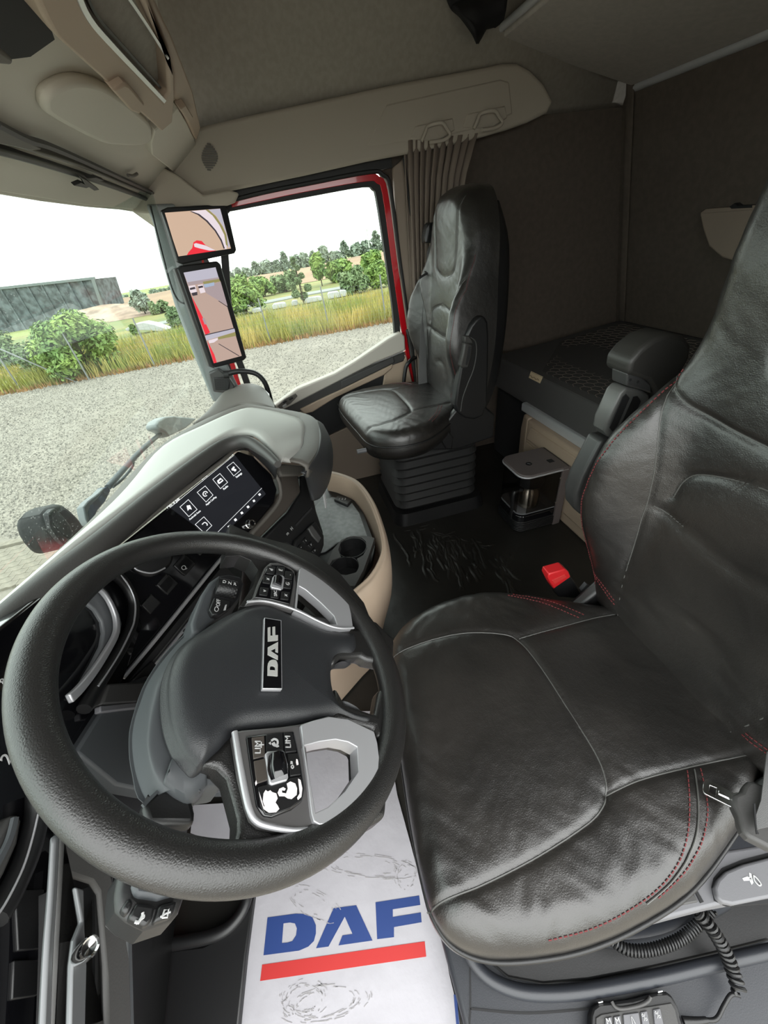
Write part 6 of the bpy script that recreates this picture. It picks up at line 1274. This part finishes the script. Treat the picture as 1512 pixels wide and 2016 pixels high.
lathe('filter_holder', jc + Vector((0, 0, 0.115)), (0, 0, 1), [(0, 0), (0.052, 0), (0.060, 0.02), (0.062, 0.075), (0, 0.075)], M_BLACK, cm, 36)
ju = empty('coffee_jug', jc, 'small stainless steel jug with a black handle inside the coffee machine', 'jug')
lathe('body', jc, (0, 0, 1), [(0, 0), (0.046, 0), (0.050, 0.004), (0.050, 0.085), (0.043, 0.098), (0.043, 0.108), (0, 0.108)], M_STEEL, ju, 40)
tube('handle', [jc + Vector(q) for q in ((-0.01, 0.045, 0.098), (-0.012, 0.085, 0.092), (-0.014, 0.088, 0.04), (-0.014, 0.088, -0.035), (-0.014, 0.086, -0.06))], [0.010, 0.010, 0.009, 0.009, 0.007], M_BLACK, ju, seg=10, up=(1, 0, 0))

# ================================================================== FLOOR THINGS
pl_ = [(462, 2080), (467, 2010), (484, 1880), (502, 1755), (500, 1690), (430, 1660), (375, 1640), (380, 1585), (460, 1580), (540, 1480), (575, 1400), (760, 1400), (768, 1480), (782, 1565), (808, 1660), (842, 1790), (872, 1850), (885, 1920), (902, 1990), (912, 2080)]
pm = empty('paper_mat', P(680, 1850, z=0.01), 'white paper floor mat printed with blue DAF lettering and a red bar', 'mat')
slab('sheet', PP(pl_, z=0.012), 0.002, M_PAPER, pm, normal=(0, 0, 1))
C11 = lambda L: crop(L, 440, 1560, 3.024)
for nm, Lp, Hp, mm in (('letter', Dp, Dh, M_BLUE), ('letter', Ap, None, M_BLUE), ('letter', Fp, None, M_BLUE), ('printed_bar', [(230, 1026), (1198, 887), (1207, 978), (218, 1123)], None, M_REDI)):
    slab(nm, PP(C11(Lp), z=0.0126), 0.0004, mm, pm, normal=(0, 0, 1), holes=[PP(C11(Hp), z=0.0126)] if Hp else [])
slab('printed_edge', PP([(893, 1958), (899, 1958), (908, 2060), (902, 2060)], z=0.0128), 0.0004, M_BLUE, pm, normal=(0, 0, 1))
# faint dirty shoe scuffs
parts = []
def scuff(cx_, cy_, rx, ry, n, rot):
    for _ in range(n):
        a = random.uniform(0, 6.28); l = random.uniform(0.08, 0.5); k = random.uniform(0.55, 1.0); pts = []
        for t in np.linspace(a, a + l, 5): 
            x = rx * k * math.cos(t); y = ry * k * math.sin(t); pts.append(P(cx_ + x * math.cos(rot) - y * math.sin(rot) + random.uniform(-1, 1), cy_ + x * math.sin(rot) + y * math.cos(rot) + random.uniform(-1, 1), z=0.01245))
        for u_, v_ in zip(pts, pts[1:]): parts.append(bar_vf(u_, v_, random.uniform(0.0006, 0.0015), 0.0004))
scuff(640, 1975, 95, 40, 60, -0.2); scuff(600, 1965, 50, 40, 50, 0); scuff(720, 1705, 110, 25, 60, 0.1); scuff(800, 1725, 26, 32, 26, 0); scuff(620, 1780, 60, 28, 22, 0.5)
o = joined('shoe_scuffs', parts, mat('faint_dirt', (0.31, 0.30, 0.305), 0.9), pm, False); o['kind'] = 'stuff'

# creased vinyl near the passenger seat
parts = []; fl = bpy.data.objects['floor']
def crease(x, y, dx, dy, n, r):
    pts = [P(x, y, z=0.001)]
    for _ in range(n):
        x += dx * random.uniform(0.5, 1.3) + random.uniform(-3.2, 3.2); y += dy * random.uniform(0.5, 1.3) + random.uniform(-1.5, 1.5); pts.append(P(x, y, z=0.0015))
    return pts
V = []; F = []
def add_ridge(pts, wd, h):
    b0 = len(V); q = smooth_pts(pts, 3); N = len(q)
    for i, p in enumerate(q):
        d = (q[min(i + 1, N - 1)] - q[max(i - 1, 0)]).normalized(); s = Vector((-d.y, d.x, 0)); k = math.sin(math.pi * (i + 0.3) / (N - 0.4)); k = max(k, 0)
        V.extend([p + s * wd, p + s * wd * .35 + Vector((0, 0, h * k * .8)), p + Vector((0, 0, h * k)), p - s * wd * .35 + Vector((0, 0, h * k * .8)), p - s * wd])
    for i in range(N - 1):
        for k in range(4): a = b0 + i * 5 + k; F.append((a, a + 5, a + 6, a + 1))
for _ in range(70):
    t = random.random(); x = 800 + 190 * t + random.uniform(-35, 35); y = 1045 + 60 * t + random.uniform(-14, 34)
    add_ridge(crease(x, y, random.uniform(0.5, 3.5), random.uniform(4, 8), random.randint(3, 8), 1), random.uniform(0.006, 0.011), random.uniform(0.003, 0.006))
for _ in range(26):
    t = random.random(); x = 805 + 150 * t + random.uniform(-20, 20); y = 1035 + 45 * t + random.uniform(-8, 15)
    add_ridge(crease(x, y, random.uniform(3, 6), random.uniform(-2, 2), random.randint(2, 5), 1), 0.004, 0.003)
for q in ([(776, 1050), (780, 1062), (790, 1074), (796, 1082)], [(842, 1118), (850, 1128), (856, 1140), (864, 1144)], [(985, 1105), (1000, 1122), (1012, 1135), (1026, 1142)], [(930, 1060), (944, 1082), (950, 1104), (958, 1120)]):
    add_ridge([P(x, y, z=0.001) for x, y in q], 0.008, 0.007)
o = mesh('floor_creases', V, F, M_MATFL, fl, True, 180); o['kind'] = 'stuff'

# driver footwell and door sill
st(slab('trim_8', [P(x, y, z=0.03) for x, y in [(255, 1880), (400, 1862), (450, 1838), (488, 1790), (500, 1760), (484, 1880), (462, 2090), (250, 2090)]], 0.03, M_BLACK, None, normal=(0, 0, 1), bevel=0.004))
st(tube('trim_9', [P(x, y, z=0.04) for x, y in [(262, 1866), (340, 1858), (420, 1842), (462, 1815), (486, 1770), (490, 1700)]], 0.012, M_BLACK, None, seg=12))
st(slab('trim_10', [Vector(q) for q in ((-0.86, -0.02, 0.06), (-1.16, -0.02, 0.06), (-1.16, -0.95, 0.06), (-0.86, -0.95, 0.06))], 0.06, M_GREYW, None, normal=(0, 0, 1), bevel=0.01, seg=3))
st(tube('trim_11', [P(x, y, z=0.085) for x, y in [(912, 1850), (930, 1890), (962, 1925), (1010, 1948), (1070, 1956), (1160, 1950), (1290, 1926), (1400, 1900), (1540, 1868)]], 0.011, M_GREYW, None, seg=14))
st(slab('trim_12', [P(x, y, z=0.075) for x, y in [(950, 1850), (960, 1890), (1000, 1925), (1070, 1938), (1160, 1930), (1290, 1905), (1400, 1880), (1540, 1845), (1540, 1700), (1000, 1760)]], 0.012, M_BLACK, None, normal=(0, 0, 1), bevel=0.004))
st(loft('trim_13', [[P(x, y, z=.08) for x, y in [(1130, 1850), (1220, 1870), (1330, 1850), (1440, 1790)]], [P(x, y, z=.13) for x, y in [(1150, 1835), (1230, 1850), (1330, 1830), (1430, 1770)]], [P(x, y, z=.12) for x, y in [(1160, 1810), (1240, 1815), (1330, 1790), (1400, 1740)]]], M_GREYW, None, 4, 3, thick=0.01))
st(strip('trim_14', [P(x, y, z=0.0615) for x, y in [(925, 1890), (926, 1985), (920, 2060)]], 0.003, 0.001, (Vector((0, 0, 0.0615)), Vector((0, 0, 1))), M_BLACKM, None))
st(strip('trim_15', [P(x, y, z=0.0615) for x, y in [(926, 1986), (1040, 1995), (1170, 1985)]], 0.003, 0.001, (Vector((0, 0, 0.0615)), Vector((0, 0, 1))), M_BLACKM, None))

# suspension remote with coiled cable
CR = lambda L: crop(L, 1140, 1900, 4.065)
rc = empty('remote_control', P(1260, 2000, z=0.09), 'black handheld remote with grey keys clipped on the sill, beside the coiled cable', 'remote')
slab('body', PP(CR([(85, 700), (92, 400), (110, 340), (160, 300), (250, 292), (420, 270), (600, 222), (700, 212), (745, 245), (790, 330), (850, 520), (900, 700)]), z=0.092), 0.03, M_BLACK, rc, normal=(0, 0, 1), bevel=0.004, seg=3)
slab('face', PP(CR([(130, 700), (135, 420), (180, 392), (740, 300), (770, 360), (850, 700)]), z=0.0945), 0.004, M_GREYP, rc, normal=(0, 0, 1), bevel=0.0012)
tube('cradle_rim', PP(CR([(262, 290), (290, 335), (350, 350), (480, 325), (550, 290), (572, 255)]), z=0.094), 0.003, M_GREYP, rc, seg=8)
for q in ([(210, 425), (262, 412), (275, 600), (212, 600)], [(278, 412), (332, 402), (350, 600), (288, 600)], [(352, 395), (478, 378), (510, 600), (372, 600)], [(492, 375), (545, 365), (580, 560), (520, 570)], [(592, 355), (650, 345), (690, 540), (615, 560)]):
    k_ = slab('key', PP(CR(q), z=0.0975), 0.004, M_LOCK, rc, normal=(0, 0, 1), bevel=0.001)
for (x, y), s_ in (((238, 455), 'M'), ((310, 450), 'M'), ((430, 445), '/\\'), ((524, 420), '%'), ((630, 400), '%')):
    text('key_mark', s_, P(*CR([(x, y)])[0], z=0.098), (-0.2, -0.95, 0), (0, 0, 1), 0.011, M_WHITE, rc)
for q in ([(150, 290), (190, 280), (196, 300), (158, 308)], [(628, 205), (668, 198), (674, 215), (634, 224)]): slab('hinge_pin', PP(CR(q), z=0.0955), 0.006, M_CHROME, rc, normal=(0, 0, 1), bevel=0.001)
tube('plug', [P(1345, 2010, z=0.09), P(1372, 2010, z=0.09), P(1392, 2008, z=0.09)], [0.006, 0.005, 0.004], M_BLACK, rc, seg=10)
def coil(name, path, R, r, pitch, material, parent):
    c = smooth_pts(path, 10); L = [0.0]
    for a, b in zip(c, c[1:]): L.append(L[-1] + (b - a).length)
    tot = L[-1]; n = int(tot / pitch * 12); out = []; up = Vector((0, 0, 1))
    for i in range(n + 1):
        d = tot * i / n; j = max(k for k in range(len(L)) if L[k] <= d + 1e-9); j = min(j, len(c) - 2)
        t = (d - L[j]) / max(L[j + 1] - L[j], 1e-9); p = c[j].lerp(c[j + 1], t); tg_ = (c[j + 1] - c[j]).normalized()
        s = tg_.cross(up).normalized(); u = s.cross(tg_); an = 2 * math.pi * i / 12
        out.append(p + (s * math.cos(an) + u * math.sin(an)) * R)
    return tube(name, out, r, material, parent, seg=6, n=1)
cc_ = empty('coiled_cable', P(1400, 1830, z=0.12), 'black coiled cable looping from under the driver seat to the remote', 'cable')
coil('coil', [P(x, y, z=z) for x, y, z in [(1205, 1852, .14), (1230, 1868, .14), (1265, 1872, .14), (1305, 1864, .14), (1345, 1846, .14), (1380, 1815, .15), (1402, 1790, .16)]], 0.0075, 0.0023, 0.0058, M_BLACK, cc_)
coil('coil', [P(x, y, z=z) for x, y, z in [(1372, 1796, .17), (1395, 1820, .16), (1425, 1868, .13), (1442, 1910, .11), (1456, 1955, .10)]], 0.0095, 0.0032, 0.0085, M_BLACK, cc_)
tube('lead', [P(x, y, z=z) for x, y, z in [(1458, 1960, .10), (1440, 1958, .095), (1425, 1980, .09), (1410, 2006, .09), (1388, 2008, .09)]], 0.0032, M_BLACK, cc_, seg=8)

# ================================================================== outside parts of the truck
arm = empty('front_mirror_arm', P(130, 1030, y=0.74), 'black rounded camera arm outside the windshield, low on the left', 'mirror')
CZ = lambda L: crop(L, 60, 800, 4.2)
AY0 = 0.72
slab('head', PP(CZ([(120, 920), (135, 880), (180, 825), (230, 798), (280, 805), (340, 850), (400, 910), (450, 970), (490, 1030), (470, 1100), (280, 1180), (240, 1140), (190, 1080), (150, 1010)]), y=AY0), 0.08, mat('arm_black', (0.008, 0.009, 0.009), 0.5, spec=0.22), arm, normal=(0, -1, 0), bevel=0.02, seg=4)
slab('head_face', PP(CZ([(160, 880), (200, 835), (245, 880), (330, 980), (360, 1060), (350, 1110), (260, 1060), (190, 980)]), y=AY0 - 0.012), 0.02, mat('arm_face', (0.022, 0.025, 0.026), 0.5, spec=0.25), arm, normal=(0, -1, 0), bevel=0.004)
slab('head_edge', PP(CZ([(150, 900), (165, 895), (190, 985), (260, 1070), (330, 1130), (300, 1160), (240, 1110), (165, 1010)]), y=AY0 - 0.014), 0.01, M_BLACKM, arm, normal=(0, -1, 0))
wi = empty('windshield_wiper', P(260, 920, y=0.63), 'blue-grey windshield wiper lying across the outside of the glass', 'wiper')
WY = 0.63
tube('blade', PP(CZ([(1212, 128), (1120, 190), (1010, 280), (900, 380), (780, 510), (700, 600), (640, 670)]), y=WY), 0.0095, mat('wiper_grey', (0.03, 0.04, 0.05), 0.5), wi, seg=8)
tube('arm', PP(CZ([(940, 345), (860, 410), (840, 500), (760, 600), (680, 665)]), y=WY + 0.01), 0.005, MATS['wiper_grey'], wi, seg=8)
slab('arm_base', PP(CZ([(605, 670), (650, 660), (665, 700), (620, 790), (560, 860), (520, 940), (495, 985), (470, 940), (478, 860), (500, 800), (560, 740)]), y=WY), 0.02, mat('wiper_blue', (0.035, 0.06, 0.11), 0.4, noise=(30, 0.5)), wi, normal=(0, -1, 0), bevel=0.004)
slab('arm_cover', PP(CZ([(440, 830), (480, 780), (560, 720), (605, 672), (615, 690), (560, 760), (500, 820), (478, 870), (490, 985), (460, 930)]), y=WY - 0.004), 0.02, mat('cowl_grey', (0.15, 0.17, 0.175), 0.4), wi, normal=(0, -1, 0), bevel=0.003)
cw = tag(slab('cowl_flap', PP(CZ([(1045, 150), (1060, 115), (1110, 85), (1180, 78), (1350, 95), (1380, 100), (1290, 180), (1150, 250), (1120, 210), (1060, 185)]), y=0.60), 0.05, MATS['cowl_grey'], None, normal=(0, -1, 0), bevel=0.01, seg=3), 'pale grey cowl flap outside the windshield near the wiper tip', 'cowl')
st(slab('trim_16', [(-1.1, 0.64, 0.45), (1.05, 0.52, 0.35), (1.05, 0.55, -0.3), (-1.1, 0.70, -0.3)], 0.04, M_REDP, None, normal=(0, 1, 0)))
